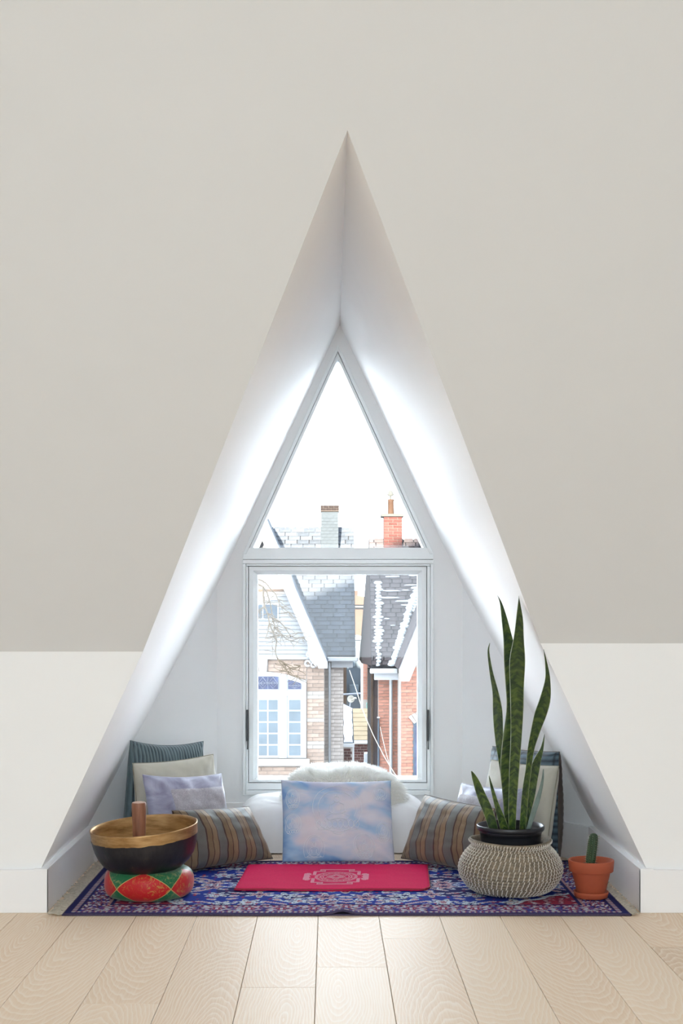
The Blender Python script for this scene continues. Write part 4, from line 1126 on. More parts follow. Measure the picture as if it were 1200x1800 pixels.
def shingle_field(parent, x0, x1, ye, ze, pitch, nrow, expo, sw, mat, cond=None):
    cp_, sp_ = math.cos(pitch), math.sin(pitch)
    for r in range(nrow):
        x = x0-(sw/2 if r % 2 else 0)-(0.06 if r % 3 == 1 else 0)
        yy = ye+(r+0.5)*expo*cp_; zz = ze+(r+0.5)*expo*sp_
        while x < x1-0.02:
            a = max(x, x0); b = min(x+sw, x1)
            if b-a > 0.03 and (cond is None or cond((a+b)/2, yy, zz)):
                w = b-a-0.02; key = ('s', round(w, 3), mat.name, round(pitch, 3))
                if key not in brick_cache:
                    me = D.meshes.new('shingle')
                    V, Fc = box(-w/2, w/2, -expo*0.55, expo*0.50, -0.004, 0.008)
                    V = [(vx, vy, vz+(0.010 if vy < 0 else 0.0)) for vx, vy, vz in V]
                    Rm = Matrix.Rotation(pitch, 3, 'X'); me.from_pydata([Rm@Vector(v) for v in V], [], Fc); me.materials.append(mat); brick_cache[key] = me
                put('shingle', brick_cache[key], ((a+b)/2, yy-0.02*sp_+random.uniform(-.002, .002), zz+0.02*cp_), parent)
            x += sw
PITCH = math.atan(1.428)
G = 28.0
gx = lambda px: WX(px, G); gz = lambda py: WZ(py, G)
# ---------------- left house
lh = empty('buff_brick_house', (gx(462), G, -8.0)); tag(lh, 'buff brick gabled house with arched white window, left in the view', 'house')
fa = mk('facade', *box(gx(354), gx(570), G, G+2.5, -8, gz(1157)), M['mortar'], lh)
# bands of pale brick among the tan ones
def lpick(row, x, z):
    for a, b in ((1217, 1231), (1260, 1273), (1302, 1315)):
        if gz(b) < z+0.03 < gz(a): return M['white_brick']
    return M['tan_brick']
bh = 6.75/89.29
brick_field(fa, gx(539), gx(569.5), gz(1350), gz(1158), G, 0.235, bh, None, 0.008, 0.012, lpick)
brick_field(fa, gx(448), gx(538), gz(1375), gz(1346), G, 0.235, bh, M['tan_brick'], 0.008, 0.012)
brick_field(fa, gx(471), gx(538.5), gz(1194), gz(1158), G, 0.235, bh, M['tan_brick'], 0.008, 0.012, skip=lambda x, z: z < gz(1182+14*((x-gx(462))/(gx(538)-gx(462)))**2))
V, Fc = prism_xz([(gx(454), gz(1158)), (gx(470.5), gz(1158)), (gx(468), gz(1184)), (gx(456.5), gz(1184))], G-0.06, G+0.05); mk('keystone', V, Fc, M['white_ext'], lh)
# gable: wall, boards, band
mk('gable_wall', *prism_xz([(gx(352), gz(1157)), (gx(572), gz(1157)), (gx(462), gz(904))], G-0.01, G+0.05), M['roof_under'], lh)
ncs = 34
for k in range(ncs):
    z0_ = gz(1156)+(gz(912)-gz(1156))*k/ncs; z1_ = gz(1156)+(gz(912)-gz(1156))*(k+1)/ncs-0.006
    w0 = (gz(904)-z0_)*0.4355; w1 = (gz(904)-z1_)*0.4355; c = gx(462)
    V = [(c-w0, G-0.05, z0_), (c+w0, G-0.05, z0_), (c+w1, G-0.028, z1_), (c-w1, G-0.028, z1_), (c-w0, G-0.01, z0_), (c+w0, G-0.01, z0_), (c+w1, G-0.01, z1_), (c-w1, G-0.01, z1_)]
    mk('siding_board', V, [(0,1,2,3), (7,6,5,4), (0,4,5,1), (1,5,6,2), (2,6,7,3), (3,7,4,0)], M['siding'], lh)
mk('shadow_band', *box(gx(409), gx(512), G-0.075, G-0.02, gz(1040), gz(1035.5)), M['far_tan'], lh)  # tan strip paints the shadow line across the gable
mk('sill_board', *box(gx(352), gx(560), G-0.08, G-0.0, gz(1158.5), gz(1154.5)), M['white_ext'], lh)
aw = mk('attic_window', *box(gx(434), gx(490), G-0.07, G-0.03, gz(1089), gz(1061)), M['white_ext'], lh)
mk('pane', *box(gx(437), gx(461), G-0.075, G-0.06, gz(1087), gz(1063)), M['far_grey'], aw)
mk('pane', *box(gx(463), gx(487.5), G-0.075, G-0.06, gz(1087), gz(1063)), M['far_grey'], aw)
for s in (-1, 1):
    c = gx(462)
    def q_(px, py): return (c+s*(gx(px)-c), gz(py))
    poly = [q_(462, 900), q_(575.5, 1160.5), q_(575.5, 1174), q_(560, 1174), q_(462, 951)]
    mk('bargeboard', *prism_xz(poly, G-0.30, G-0.22), M['white_ext'], lh)
    poly = [q_(462, 896), q_(577, 1160), q_(575.5, 1162), q_(462, 901.5)]
    mk('gable_roof', *prism_xz(poly, G-0.34, G+3.2), M['shingle_l'], lh)
    # scroll bracket
    br = mk('scroll_bracket', *prism_xz([q_(541, 1130), q_(545, 1130), q_(549, 1150), q_(557, 1166), q_(556, 1172), q_(545, 1160), q_(541, 1148)], G-0.24, G-0.14), M['white_ext'], lh)
    for cx_, cy_, r_ in ((541, 1165.5, 4.6), (551, 1168, 3.8), (543, 1150, 3.4)):
        x, z = q_(cx_, cy_)
        mk('scroll', *tube([(x+r_/89.3*math.cos(t*PI/8), G-0.19, z+r_/89.3*math.sin(t*PI/8)) for t in range(15)], 0.022, 6), M['white_ext'], br, smooth=True)
# arched window
aw = empty('arched_window', (0, 0, 0)); aw.parent = lh; aw.location = Vector((gx(462), G, gz(1345)))-org(lh)
def arc(px): return 1181.0+15.5*((px-462)/76.0)**2
top = [(px, arc(px)) for px in range(386, 539, 8)]
poly = [(gx(x), gz(y)) for x, y in top]+[(gx(538), gz(1332)), (gx(386), gz(1332))]
mk('frame', *prism_xz(poly, G-0.055, G+0.02), M['white_ext'], aw)
mk('stone_sill', *box(gx(380), gx(544), G-0.13, G, gz(1345), gz(1333)), M['white_brick'], aw)
mk('transom_rail', *box(gx(386), gx(538), G-0.075, G-0.05, gz(1223), gz(1214)), M['white_ext'], aw)
for a, b in ((490, 505), (419, 434)): mk('mullion', *box(gx(a+1), gx(b-1), G-0.080, G-0.05, gz(1332), gz(1186)), M['white_ext'], aw)
def lead_light(x0, x1, ytop, y1):
    pts = [(x, ytop(x)) for x in [x0+(x1-x0)*i/8 for i in range(9)]]+[(x1, y1), (x0, y1)]
    pn = mk('leaded_pane', *prism_xz([(gx(x), gz(y)) for x, y in pts], G-0.07, G-0.05), M['lead_pane'], aw)
    ln = []
    n = max(1, int(round((x1-x0)/18)))
    for k in range(n):
        a = x0+(x1-x0)*k/n; b = x0+(x1-x0)*(k+1)/n; m_ = (a+b)/2; yt = ytop(m_)+1; ym = (yt+y1)/2
        for P in ([(m_, yt), (b-1, ym), (m_, y1-1), (a+1, ym), (m_, yt)], [(a+1, ym), (b-1, ym)], [(m_-4, ym), (m_, ym-4), (m_+4, ym), (m_, ym+4), (m_-4, ym)], [(b, ytop(b)+1), (b, y1)]):
            ln.append(tube([(gx(x), G-0.073, gz(y)) for x, y in P], 0.006, 4, False))
    mk('lead_came', *join(ln), M['lead'], aw, recalc=False)
lead_light(435, 489, lambda x: max(1189.0, arc(x)+6.5), 1211)
lead_light(506.5, 529, lambda x: arc(x)+8.0, 1211)
lead_light(395, 417.5, lambda x: arc(x)+8.0, 1211)
for cols in ((436, 451), (455, 469.5), (472, 488), (508, 528), (396, 416)):
    for r_ in range(5):
        mk('pane', *box(gx(cols[0]), gx(cols[1]), G-0.068, G-0.05, gz(1327.3-20*(4-r_)), gz(1310-20*(4-r_))), M['ext_pane'], aw)
for a, b in ((453.2-19, 489.5), (506, 530)): mk('sash_rail', *box(gx(a), gx(b), G-0.062, G-0.05, gz(1330), gz(1228)), M['white_ext'], aw)
# main body set back, roof facing us
MB = 28.7
mx = lambda px: WX(px, MB); mz = lambda py: WZ(py, MB)
mw = mk('main_wall', *box(-5.0, mx(603.5), MB, MB+3.4, -8, mz(1163)), M['mortar_dark'], lh)
brick_field(mw, mx(567), mx(603), mz(1372), mz(1172), MB, 0.24, 6.2/85.6, M['grey_brick'], 0.010, 0.012)
YE, ZE, YRD, ZRD = 28.5, 0.311, 30.355, 2.96
rf = mk('main_roof', *prism_yz([(YE-0.02, ZE), (YRD, ZRD), (YRD+1.9, ZE), (YRD+1.9, ZE-0.1), (YE-0.02, ZE-0.06)], -5.0, 0.545), M['roof_under'], lh)
nrow = 31; ex_ = math.hypot(YRD-YE, ZRD-ZE)/nrow
shingle_field(rf, -1.30, 0.545, YE, ZE, PITCH, nrow, ex_, 0.255, M['shingle_l'], lambda x, y, z: x > gx(462)+(3.16-z)*0.4355-0.30)
for k in range(8):
    mk('ridge_tile', *prism_yz([(YRD-0.13, ZRD-0.16), (YRD, ZRD+0.045), (YRD+0.13, ZRD-0.16)], 0.545-0.245*(k+1)+0.01, 0.545-0.245*k), M['shingle_l'], rf)
mk('gutter', *box(WX(573, 28.4), WX(629, 28.4), 28.34, 28.50, WZ(1162.5, 28.4), WZ(1155, 28.4)), M['white_ext'], lh, bevel=0.015)
mk('soffit', *box(WX(582, 28.5), WX(620, 28.5), 28.52, 28.75, WZ(1173.5, 28.5), WZ(1162.5, 28.5)), M['white_ext'], lh)
mk('downspout', *tube([(WX(578.5, 28.45), 28.45, WZ(1163, 28.45)), (WX(579, 28.5), 28.5, WZ(1180, 28.5)), (WX(579, 28.5), 28.5, -8)], 0.027, 8), M['white_ext'], lh, smooth=True)
# pale chimney on the slope
CYc = 29.7
chm = mk('chimney', *box(WX(564, CYc), WX(594.2, CYc), CYc, CYc+0.45, 1.6, WZ(900, CYc)), M['pale_chim'], lh)
brick_field(chm, WX(563.5, CYc), WX(594.7, CYc), WZ(1000, CYc), WZ(902, CYc), CYc, 0.13, 0.066, M['pale_chim'], 0.006, 0.010)
cc = mk('chimney_cap', *box(WX(563, CYc), WX(595.5, CYc), CYc-0.04, CYc+0.5, WZ(899, CYc), WZ(888.5, CYc)), M['mortar_chim'], lh)
brick_field(cc, WX(563.5, CYc), WX(595, CYc), WZ(898, CYc), WZ(888.5, CYc), CYc-0.04, 0.11, 0.055, M['dark_cap'], 0.006, 0.012)
mk('antenna', *join([tube([(WX(577.5, CYc), CYc+0.2, WZ(889, CYc)), (WX(577.5, CYc), CYc+0.2, WZ(876, CYc))], 0.010, 5), tube([(WX(572.5, CYc), CYc+0.2, WZ(882, CYc)), (WX(582, CYc), CYc+0.2, WZ(882, CYc))], 0.008, 5)]), M['lead'], lh)

# ---------------- right house
RG = 26.0; RM = 27.2
rx = lambda px: WX(px, RG); rz = lambda py: WZ(py, RG)
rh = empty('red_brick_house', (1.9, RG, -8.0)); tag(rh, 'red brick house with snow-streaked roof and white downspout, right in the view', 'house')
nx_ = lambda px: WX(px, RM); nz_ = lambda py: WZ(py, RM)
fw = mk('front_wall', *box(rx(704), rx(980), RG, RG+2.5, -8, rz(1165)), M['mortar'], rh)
brick_field(fw, rx(704.5), rx(742), rz(1375), rz(1170), RG, 0.21, 0.0585, M['red_brick'], 0.008, 0.012,
            skip=lambda x, z: (x > rx(725) and z < rz(1262)))
rmw = mk('main_wall', *box(nx_(664), nx_(720), RM, RM+3.0, -8, nz_(1190)), M['mortar'], rh)
brick_field(rmw, nx_(664.5), nx_(706), nz_(1375), nz_(1192), RM, 0.21, 0.0585, M['red_brick'], 0.008, 0.012)
mk('recess_shade_panel', *box(nx_(653), nx_(664), RM+0.05, RM+3.0, -8, nz_(1185)), M['far_dark'], rh)  # dark colour stands in for the shade of the alley recess
mk('corner_board', *box(nx_(652), nx_(655.5), RM, RM+0.08, -8, nz_(1183)), M['far_tan'], rh)
mk('vent_pipe', *tube([(nx_(665), RM-0.05, nz_(1262)), (nx_(665), RM-0.05, nz_(1275)), (nx_(664.5), RM-0.06, -8)], [0.012, 0.02, 0.02], 8), M['far_grey'], rh, smooth=True)
mk('pipe_cap', *box(nx_(662.5), nx_(667), RM-0.09, RM-0.02, nz_(1262), nz_(1259.5)), M['white_ext'], rh)
# window with arched voussoirs
wn = mk('side_window', *prism_xz([(rx(726), rz(1380)), (rx(726), rz(1272)), (rx(736), rz(1267)), (rx(752), rz(1264)), (rx(768), rz(1267)), (rx(778), rz(1272)), (rx(778), rz(1380))], RG-0.03, RG+0.05), M['far_grey'], rh)
mk('pane', *box(rx(729), rx(775), RG-0.035, RG-0.02, rz(1375), rz(1276)), M['lead_pane'], wn)
for k in range(10):
    t0 = PI*0.72-(PI*0.44)*k/10; t1 = PI*0.72-(PI*0.44)*(k+0.86)/10
    def vp(t, r): return (rx(752)+r*math.cos(t)*0.40, rz(1300)+r*math.sin(t)*0.38)
    mk('voussoir', *prism_xz([vp(t0, 1.0), vp(t1, 1.0), vp(t1, 1.42), vp(t0, 1.42)], RG-0.045, RG+0.02), M['white_brick'], wn)
mk('stone_sill', *box(rx(700.0), rx(785), RG-0.08, RG, rz(1375), rz(1367)), M['stone'], wn)
# main roof
RYE, RZE, RYR, RZR = 27.0, 0.174, 28.74, 2.66
rrf = mk('main_roof', *prism_yz([(RYE-0.02, RZE), (RYR, RZR), (RYR+1.75, RZE), (RYR+1.75, RZE-0.1), (RYE-0.02, RZE-0.06)], 0.815, 6.0), M['roof_under'], rh)
nrow = 30; ex_ = math.hypot(RYR-RYE, RZR-RZE)/nrow
shingle_field(rrf, 0.815, 1.83, RYE, RZE, PITCH, nrow, ex_, 0.20, M['shingle_r'], lambda x, y, z: x < rx(702)+0.02+(z-0.02)*0.41+0.12)
# hipped left flank of the roof
mk('hip_slope', [(0.815, RYE, RZE), (0.815, RYR, RZR), (0.815, RYR+1.75, RZE), (0.66, RYE+1.2, RZE), (0.66, RYR+1.75, RZE)], [(0,1,3), (1,4,3), (1,2,4), (0,3,4,2), (0,2,1)], M['far_dark'], rh)
mk('gutter', *box(WX(650, 26.85), WX(699, 26.85), 26.80, 26.98, WZ(1184, 26.85), WZ(1175.5, 26.85)), M['white_ext'], rh, bevel=0.015)
mk('soffit', *box(WX(658, 26.95), WX(706, 26.95), 26.90, 27.25, WZ(1195, 26.95), WZ(1183, 26.95)), M['white_ext'], rh)
mk('downspout', *tube([(WX(687, 26.95), 26.93, WZ(1184, 26.95)), (WX(687.5, 26.95), 27.1, WZ(1200, 26.95)), (WX(687.5, 26.95), 27.1, -8)], 0.032, 8), M['white_ext'], rh, smooth=True)
# front gable on the right
ax0 = rx(842)
for s in (1, -1):
    def q_(px, py): return (ax0+s*(ax0-rx(px))*-1, rz(py))
    poly = [q_(842, 823), q_(699.5, 1172), q_(703, 1196), q_(717.5, 1196), q_(842, 889)]
    mk('bargeboard', *prism_xz(poly, RG-0.32, RG-0.22), M['white_ext'], rh)
    poly = [q_(842, 817), q_(696.5, 1173.5), q_(699.5, 1174.5), q_(842, 825)]
    mk('gable_roof', *prism_xz(poly, RG-0.36, RG+3.0), M['shingle_r'], rh)
mk('gable_wall', *prism_xz([(rx(703), rz(1166)), (rx(981), rz(1166)), (ax0, rz(826))], RG-0.008, RG+0.04), M['red_brick'], rh)
# red chimney with clay pot
CR = 28.3
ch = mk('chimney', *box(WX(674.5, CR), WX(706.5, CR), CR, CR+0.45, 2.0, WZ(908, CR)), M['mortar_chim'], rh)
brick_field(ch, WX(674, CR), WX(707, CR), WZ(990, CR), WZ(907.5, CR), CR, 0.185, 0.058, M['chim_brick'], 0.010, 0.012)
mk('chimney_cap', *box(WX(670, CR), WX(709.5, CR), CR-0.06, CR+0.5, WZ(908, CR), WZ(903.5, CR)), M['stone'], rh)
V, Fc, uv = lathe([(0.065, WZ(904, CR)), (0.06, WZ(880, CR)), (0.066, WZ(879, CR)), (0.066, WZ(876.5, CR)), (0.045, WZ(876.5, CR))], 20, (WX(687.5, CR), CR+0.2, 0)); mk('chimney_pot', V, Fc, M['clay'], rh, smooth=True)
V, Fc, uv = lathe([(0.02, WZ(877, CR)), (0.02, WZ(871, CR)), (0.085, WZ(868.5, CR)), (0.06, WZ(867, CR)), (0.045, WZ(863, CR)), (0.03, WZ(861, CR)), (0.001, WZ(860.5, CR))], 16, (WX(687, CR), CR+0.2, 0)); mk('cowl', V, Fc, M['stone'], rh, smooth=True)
# snow lying on the right roof
def roof_pt(px, py):
    # ray through the pixel met with the main roof plane of the right house
    dx, dz = (px-CX)/F, -(py-CY)/F
    y = (RZE-1.428*RYE-CH)/(dz-1.428); return Vector((dx*y, y, CH+dz*y))
sn = []; rr = random.Random(21)
nrmv = Vector((0, -math.sin(PITCH), math.cos(PITCH))); upv = Vector((0, math.cos(PITCH), math.sin(PITCH)))
def blob(px, py, wx, wy, hgt=0.03):
    c = roof_pt(px, py)+nrmv*0.045; V = []; Fc = []; n = 14
    w = wx/F*27.8; h = wy/F*27.8/math.cos(math.atan(1.428)-0.0)*0.72
    for j, (rad, hh) in enumerate(((1.0, -0.01), (0.86, 0.6), (0.5, 0.95), (0.02, 1.0))):
        for i in range(n):
            t = 2*PI*i/n; k = 1+0.28*noise.noise((math.cos(t)*1.7+px, math.sin(t)*1.7+py, 1.0))
            V.append(c+Vector((1, 0, 0))*(w*rad*k*math.cos(t))+upv*(h*rad*k*math.sin(t))+nrmv*(hh*hgt))
    for j in range(3):
        for i in range(n): Fc.append((j*n+i, j*n+(i+1) % n, (j+1)*n+(i+1) % n, (j+1)*n+i))
    sn.append((V, Fc))
for i, y in enumerate(range(1027, 1172, 6)):
    k = 1.0 if y < 1130 else 0.6
    blob(665+rr.uniform(-1.5, 1.5), y, k*rr.uniform(5, 9.5), rr.uniform(2.0, 3.2))
for x, y, a, b in ((688, 1041, 16, 1.2), (684, 1053, 18, 1.3), (710, 1059, 16, 1.4), (716, 1066, 14, 1.2), (722, 1031, 12, 1.0), (712, 1040, 7, .9), (690, 1016, 14, 1.1), (725, 1014, 8, 1.4), (680, 1090, 5, .8), (690, 1102, 5, .6)): blob(x, y, a, b, 0.02)
for i in range(30):
    t = i/29; x = 732-38*t*1.0; y = 1050+120*t
    blob(x-3-rr.uniform(0, 3), y, rr.uniform(5, 8.5), rr.uniform(2.4, 3.6), 0.045)
for i in range(9): blob(730, 1036+i*5, rr.uniform(5, 9), 2.2)
so_ = mk('snow', *join(sn), M['snow'], smooth=True, recalc=False, loc=(1.2, 27.5, 0.3)); so_['kind'] = 'stuff'
tag(so_, 'patches of snow melting on the dark right-hand roof', 'snow')

# ---------------- buildings glimpsed in the gap
bx = lambda px, d: WX(px, d); bz = lambda py, d: WZ(py, d)
d_ = 62.0
o = empty('tan_far_house', (bx(634, d_), d_, -8)); tag(o, 'tan brick house far off in the gap between the two roofs', 'house')
fwall = mk('wall', *box(bx(612, d_), bx(662, d_), d_, d_+5, -8, bz(1062, d_)), M['far_tan'], o)
mk('roof', *prism_xz([(bx(608, d_), bz(1063, d_)), (bx(655, d_), bz(1063, d_)), (bx(650, d_), bz(1050, d_)), (bx(612, d_), bz(1045, d_))], d_-0.3, d_+5), M['far_tan'], o)
mk('chimney', *box(bx(622, d_), bx(629, d_), d_+0.5, d_+1.2, bz(1066, d_), bz(1038, d_)), M['clay'], o)
mk('eave', *box(bx(610, d_), bx(660, d_), d_-0.4, d_, bz(1068, d_), bz(1065, d_)), M['stone'], o)
mk('string_course', *box(bx(612, d_), bx(662, d_), d_-0.1, d_, bz(1121, d_), bz(1118, d_)), M['mortar_dark'], o)
d_ = 48.0
o = empty('grey_clad_house', (bx(620, d_), d_, -8)); tag(o, 'blue-grey clad house with white corner post behind the buff brick house', 'house')
mk('wall', *box(bx(590, d_), bx(636, d_), d_, d_+6, -8, bz(1121, d_)), M['far_grey'], o)
mk('corner_post', *box(bx(633.5, d_), bx(637.5, d_), d_-0.15, d_, -8, bz(1120, d_)), M['white_ext'], o)
mk('fascia', *box(bx(590, d_), bx(638, d_), d_-0.2, d_, bz(1124, d_), bz(1120.5, d_)), M['white_ext'], o)
for (a, b, c, e) in ((621, 627, 1137, 1155), (614, 630, 1203, 1224), (616, 624, 1162, 1171)):
    w_ = mk('window', *box(bx(a, d_), bx(b, d_), d_-0.1, d_, bz(e, d_), bz(c, d_)), M['ext_pane'], o)
    mk('pane', *box(bx(a+1.2, d_), bx(b-1.2, d_), d_-0.13, d_-0.08, bz(e-1.5, d_), bz(c+1.5, d_)), M['far_grey'], w_)
mk('door_post', *box(bx(603, d_), bx(608.5, d_), d_-0.4, d_-0.1, bz(1252, d_), bz(1172, d_)), M['far_tan'], o)
mk('pipe_rail', *tube([(bx(603, d_), d_-0.5, bz(1219, d_)), (bx(655, d_), d_-0.5, bz(1216, d_))], 0.03, 6), M['lead'], o)
d_ = 44.0
o = empty('brick_strip_house', (bx(645, d_), d_, -8)); tag(o, 'narrow strip of weathered brick house beside the dark roof edge', 'house')
sw = mk('wall', *box(bx(637.5, d_), bx(646.5, d_), d_, d_+3, -8, bz(1140, d_)), M['mortar'], o)
brick_field(sw, bx(638, d_), bx(646, d_), bz(1230, d_), bz(1142, d_), d_, 0.14, 0.08, M['red_brick'], 0.012)
mk('dark_wall', *box(bx(645.5, d_), bx(664, d_), d_-0.2, d_+3, -8, bz(1100, d_)), M['far_dark'], o)
mk('shrub', *box(bx(643, d_), bx(651, d_), d_-0.6, d_-0.25, bz(1252, d_), bz(1234, d_)), simple('dark_green', (0.03, 0.07, 0.06), 0.9, 0.4, 6, 0.2), o)
d_ = 37.0
o = empty('tan_roofed_shed', (bx(638, d_), d_, -8)); tag(o, 'low red brick shed with tan roof between the houses', 'shed')
sw = mk('wall', *box(bx(615, d_), bx(660, d_), d_, d_+3, -8, bz(1304, d_)), M['mortar'], o)
brick_field(sw, bx(622, d_), bx(655, d_), bz(1345, d_), bz(1306, d_), d_, 0.17, 0.068, M['chim_brick'], 0.012)
for k in range(7):
    z0_ = bz(1299-7*k, d_); z1_ = bz(1299-7*(k+1), d_); y0_ = d_-0.25+0.18*k
    mk('roof_course', [(bx(621, d_), y0_, z0_), (bx(657, d_), y0_, z0_), (bx(657, d_), y0_+0.2, z1_), (bx(621, d_), y0_+0.2, z1_), (bx(621, d_), y0_+0.05, z0_-0.02), (bx(657, d_), y0_+0.05, z0_-0.02), (bx(657, d_), y0_+0.25, z1_-0.02), (bx(621, d_), y0_+0.25, z1_-0.02)], [(0,1,2,3), (7,6,5,4), (0,4,5,1), (1,5,6,2), (2,6,7,3), (3,7,4,0)], M['tan_roof'], o)
mk('fascia', *box(bx(621, d_), bx(657, d_), d_-0.32, d_-0.2, bz(1305, d_), bz(1300, d_)), M['white_ext'], o)
d_ = 34.0
o = empty('snowy_porch', (bx(613, d_), d_, -8)); tag(o, 'small porch with a snow-covered roof beside the buff brick pier', 'porch')
pr_ = mk('roof', [(bx(602, d_), d_-0.1, bz(1306, d_)), (bx(622, d_), d_-0.1, bz(1306, d_)), (bx(621, d_), d_+1.2, bz(1252, d_)), (bx(602, d_), d_+1.2, bz(1240, d_)), (bx(602, d_), d_+1.4, bz(1306, d_)), (bx(622, d_), d_+1.4, bz(1306, d_))], [(0,1,2,3), (0,4,5,1), (1,5,2), (0,3,4), (2,5,4,3)], M['shingle_l'], o)
V = []; Fc = []
for lay in (0, 1):
    for j in range(13):
        for i in range(9):
            t = j/12; u = i/8
            pxl = 604+2.2*noise.noise((t*5, 1, 0)); pxr = 620.5+2.5*noise.noise((t*6, 2, 0))-3.0*(0.5+0.5*math.sin(t*11))*0.6
            e = min(i, 8-i, j, 12-j); k = 0 if e == 0 else (0.7 if e == 1 else 1.0)
            V.append(Vector((bx(pxl+(pxr-pxl)*u, d_), d_-0.12+1.28*t, bz(1305-(52+8*(1-u))*t, d_)+(0.03+0.07*k*(1+0.5*noise.noise((u*3, t*5, 4.0))))*lay)))
for j in range(12):
    for i in range(8):
        q = j*9+i; Fc.append((q+117, q+118, q+127, q+126)); Fc.append((q, q+9, q+10, q+1))
for i in range(8): Fc.append((i, i+1, i+118, i+117)); Fc.append((108+i, 225+i, 226+i, 109+i))
for j in range(12): Fc.append((j*9, j*9+117, j*9+126, j*9+9)); Fc.append((j*9+8, j*9+17, j*9+134, j*9+125))
sn = [(V, Fc)]
s_ = mk('snow_cover', *join(sn), M['snow'], o, smooth=True, recalc=False); s_['kind'] = 'stuff'
mk('eave', *box(bx(602, d_), bx(622.5, d_), d_-0.2, d_-0.08, bz(1311.5, d_), bz(1306, d_)), M['white_ext'], o)
mk('post', *box(bx(619.5, d_), bx(622, d_), d_-0.18, d_-0.1, -8, bz(1311, d_)), M['white_ext'], o)
sw = mk('wall', *box(bx(600, d_), bx(619, d_), d_+0.1, d_+0.3, -8, bz(1306, d_)), M['mortar'], o)
brick_field(sw, bx(604, d_), bx(619, d_), bz(1342, d_), bz(1312, d_), d_+0.1, 0.17, 0.07, M['chim_brick'], 0.012)
# satellite dish on a pole
d_ = 35.5
o = empty('satellite_dish', (bx(616, d_), d_, bz(1250, d_))); tag(o, 'cream satellite dish above the snowy porch', 'dish')
V, Fc, uv = lathe([(0.001, 0.0), (0.04, 0.004), (0.075, 0.018), (0.092, 0.034), (0.088, 0.036), (0.04, 0.01), (0.001, 0.006)], 24, W(616.5, 1229, d_), mtx=Matrix.Rotation(math.radians(80), 3, 'X')); mk('reflector', V, Fc, M['dish'], o, smooth=True)
mk('feed_arm', *tube([W(617, 1232, d_), W(623, 1228, d_-0.1)], 0.012, 6), M['dish'], o); 
V, Fc, uv = lathe([(0.001, -0.02), (0.03, -0.015), (0.034, 0.02), (0.001, 0.03)], 12, W(624, 1227.5, d_-0.1)); mk('feed_horn', V, Fc, M['dish'], o, smooth=True)
mk('mast', *tube([W(616, 1232, d_+0.02), W(613, 1250, d_+0.02)], 0.015, 6), M['lead'], o)
# snow-topped bin near the alley
d_ = 33.0
o = mk('snowy_bin', *box(bx(640, d_), bx(653, d_), d_, d_+0.3, bz(1390, d_), bz(1324, d_)), M['snow'], bevel=0.02); tag(o, 'pale snow-topped bin in the alley before the red shed', 'bin')
# slack cables
o = mk('cable', *tube(interp([tuple(W(x, y, d)) for x, y, d in ((614, 1178, 24.5), (625, 1210, 24.4), (637, 1247, 24.3), (654, 1288, 24.2), (668, 1316, 24.1), (684, 1345, 24.0), (720, 1400, 23.6))], 30), 0.0075, 6, False), M['wire'], smooth=True, recalc=False); tag(o, 'long pale slack cable running down across the alley', 'cable')
o = mk('cable', *tube(interp([tuple(W(x, y, d)) for x, y, d in ((668, 1278, 25.6), (672, 1297, 25.4), (678, 1322, 25.2), (684, 1345, 25.0), (696, 1400, 24.6))], 24), 0.0055, 6, False), M['wire'], smooth=True, recalc=False); tag(o, 'short pale cable in front of the white downspout', 'cable')

# ---------------- bare street tree reaching in from the left
TD = 20.0
tr = empty('bare_tree', (-2.6, TD+0.3, -8.0)); tag(tr, 'bare street tree with pale twigs before the left gable', 'tree')
mk('trunk', *tube(interp([(-2.6, TD+0.3, -8.0), (-2.55, TD+0.28, -4), (-2.35, TD+0.2, -1), (-2.2, TD+0.1, 0.8), (-1.9, TD+0.05, 1.7)], 20), [0.22-0.0085*i for i in range(20)], 10), M['bark'], tr, smooth=True)
guides = [[(-1.9*125+577, 1012), (400, 1008), (436, 1018), (452, 1027), (462, 1032), (463, 1050), (465, 1066), (470, 1078), (473, 1095), (471, 1110), (466, 1122)],
          [(452, 1026), (466, 1036), (474, 1058), (478, 1078), (484, 1090), (488, 1100)],
          [(430, 1014), (452, 1018), (466, 1024), (476, 1036), (484, 1044), (488, 1054), (494, 1066), (508, 1076), (526, 1083)],
          [(465, 1066), (455, 1072), (448, 1076)], [(470, 1078), (478, 1086), (482, 1102), (480, 1118), (478, 1136)],
          [(473, 1095), (478, 1108), (486, 1124), (484, 1146), (490, 1162), (497, 1170), (504, 1180), (513, 1188), (522, 1187)],
          [(490, 1160), (500, 1166), (510, 1174), (524, 1178), (528, 1170)], [(478, 1086), (490, 1092), (500, 1102), (512, 1118), (524, 1112)], [(482, 1102), (496, 1116), (510, 1126), (530, 1120)]]
rr = random.Random(12)
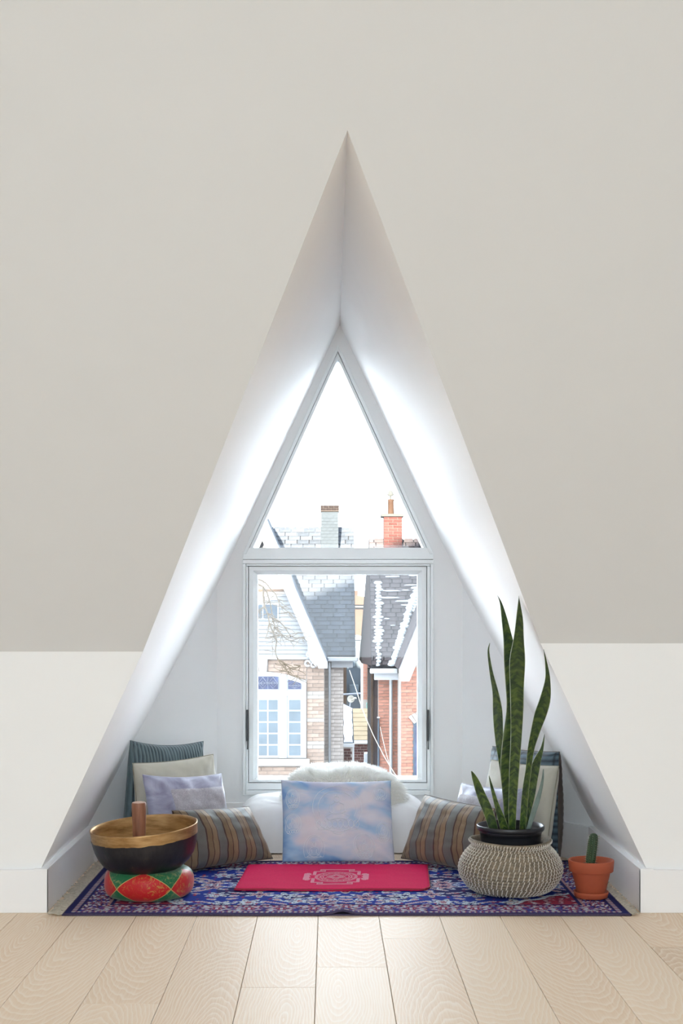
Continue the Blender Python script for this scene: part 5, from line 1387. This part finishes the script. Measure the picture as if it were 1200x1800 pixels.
for gi, g in enumerate(guides):
    P = interp([(x, y, TD-0.15*k-0.05*gi) for k, (x, y) in enumerate(g)], 24)
    P3 = [W(x, y, d) for x, y, d in P]
    r0 = 0.022 if gi == 0 else 0.013
    mk('branch', *tube(P3, [r0*(1-0.75*i/23) for i in range(24)], 5, False), M['bark'], tr, smooth=True, recalc=False)
parts = []
for gi, g in enumerate(guides):
    for q_i in range(16):
        k = rr.randrange(1, len(g)); x, y = g[k]; d = TD-0.15*k-0.05*gi
        if x < 440: continue
        a = rr.uniform(-0.5, PI+0.2); L = rr.uniform(10, 26)
        P = [W(x, y, d)]
        for s in range(3):
            x += L/3*math.cos(a); y += L/3*math.sin(a)*0.9; a += rr.uniform(-0.5, 0.5); d -= 0.05
            P.append(W(x, y, d))
        parts.append(tube(P, [0.006, 0.005, 0.004, 0.003], 4, False))
tw_ = mk('twigs', *join(parts), M['bark'], tr, recalc=False); tw_['kind'] = 'stuff'

# ---------------- unseen tall block added on our side, its roof shaped to shade the facades opposite
def back_to(P, y):
    t = (P.y-y)/(-SUN_DIR.y); return P+SUN_DIR*t
YN = -6.0
P1 = back_to(Vector((-0.4927, 29.328, 1.493)), YN); P2 = back_to(Vector((0.533, 29.595, 1.875)), YN)
sl = (P2.z-P1.z)/(P2.x-P1.x); pkx = P1.x+5.2; zAt = lambda x: P1.z+sl*(x-P1.x)
xl, xr_ = P1.x-6.0, pkx+8.0
nb = empty('shade_block', (pkx, YN-4, -8)); tag(nb, 'unseen tall brick building behind the attic, added to shade the houses opposite', 'building')
mk('body', *prism_xz([(xl, -8), (xr_, -8), (xr_, zAt(pkx)-sl*(xr_-pkx)-0.1), (pkx, zAt(pkx)-0.1), (xl, zAt(xl)-0.1)], YN-8, YN-0.1), M['block'], nb)
mk('roof', *prism_xz([(xl-0.3, zAt(xl-0.3)-0.12), (pkx, zAt(pkx)-0.12), (xr_+0.3, zAt(pkx)-sl*(xr_+0.3-pkx)-0.12), (xr_+0.3, zAt(pkx)-sl*(xr_+0.3-pkx)), (pkx, zAt(pkx)), (xl-0.3, zAt(xl-0.3))], YN-8.3, YN), M['shingle_r'], nb)
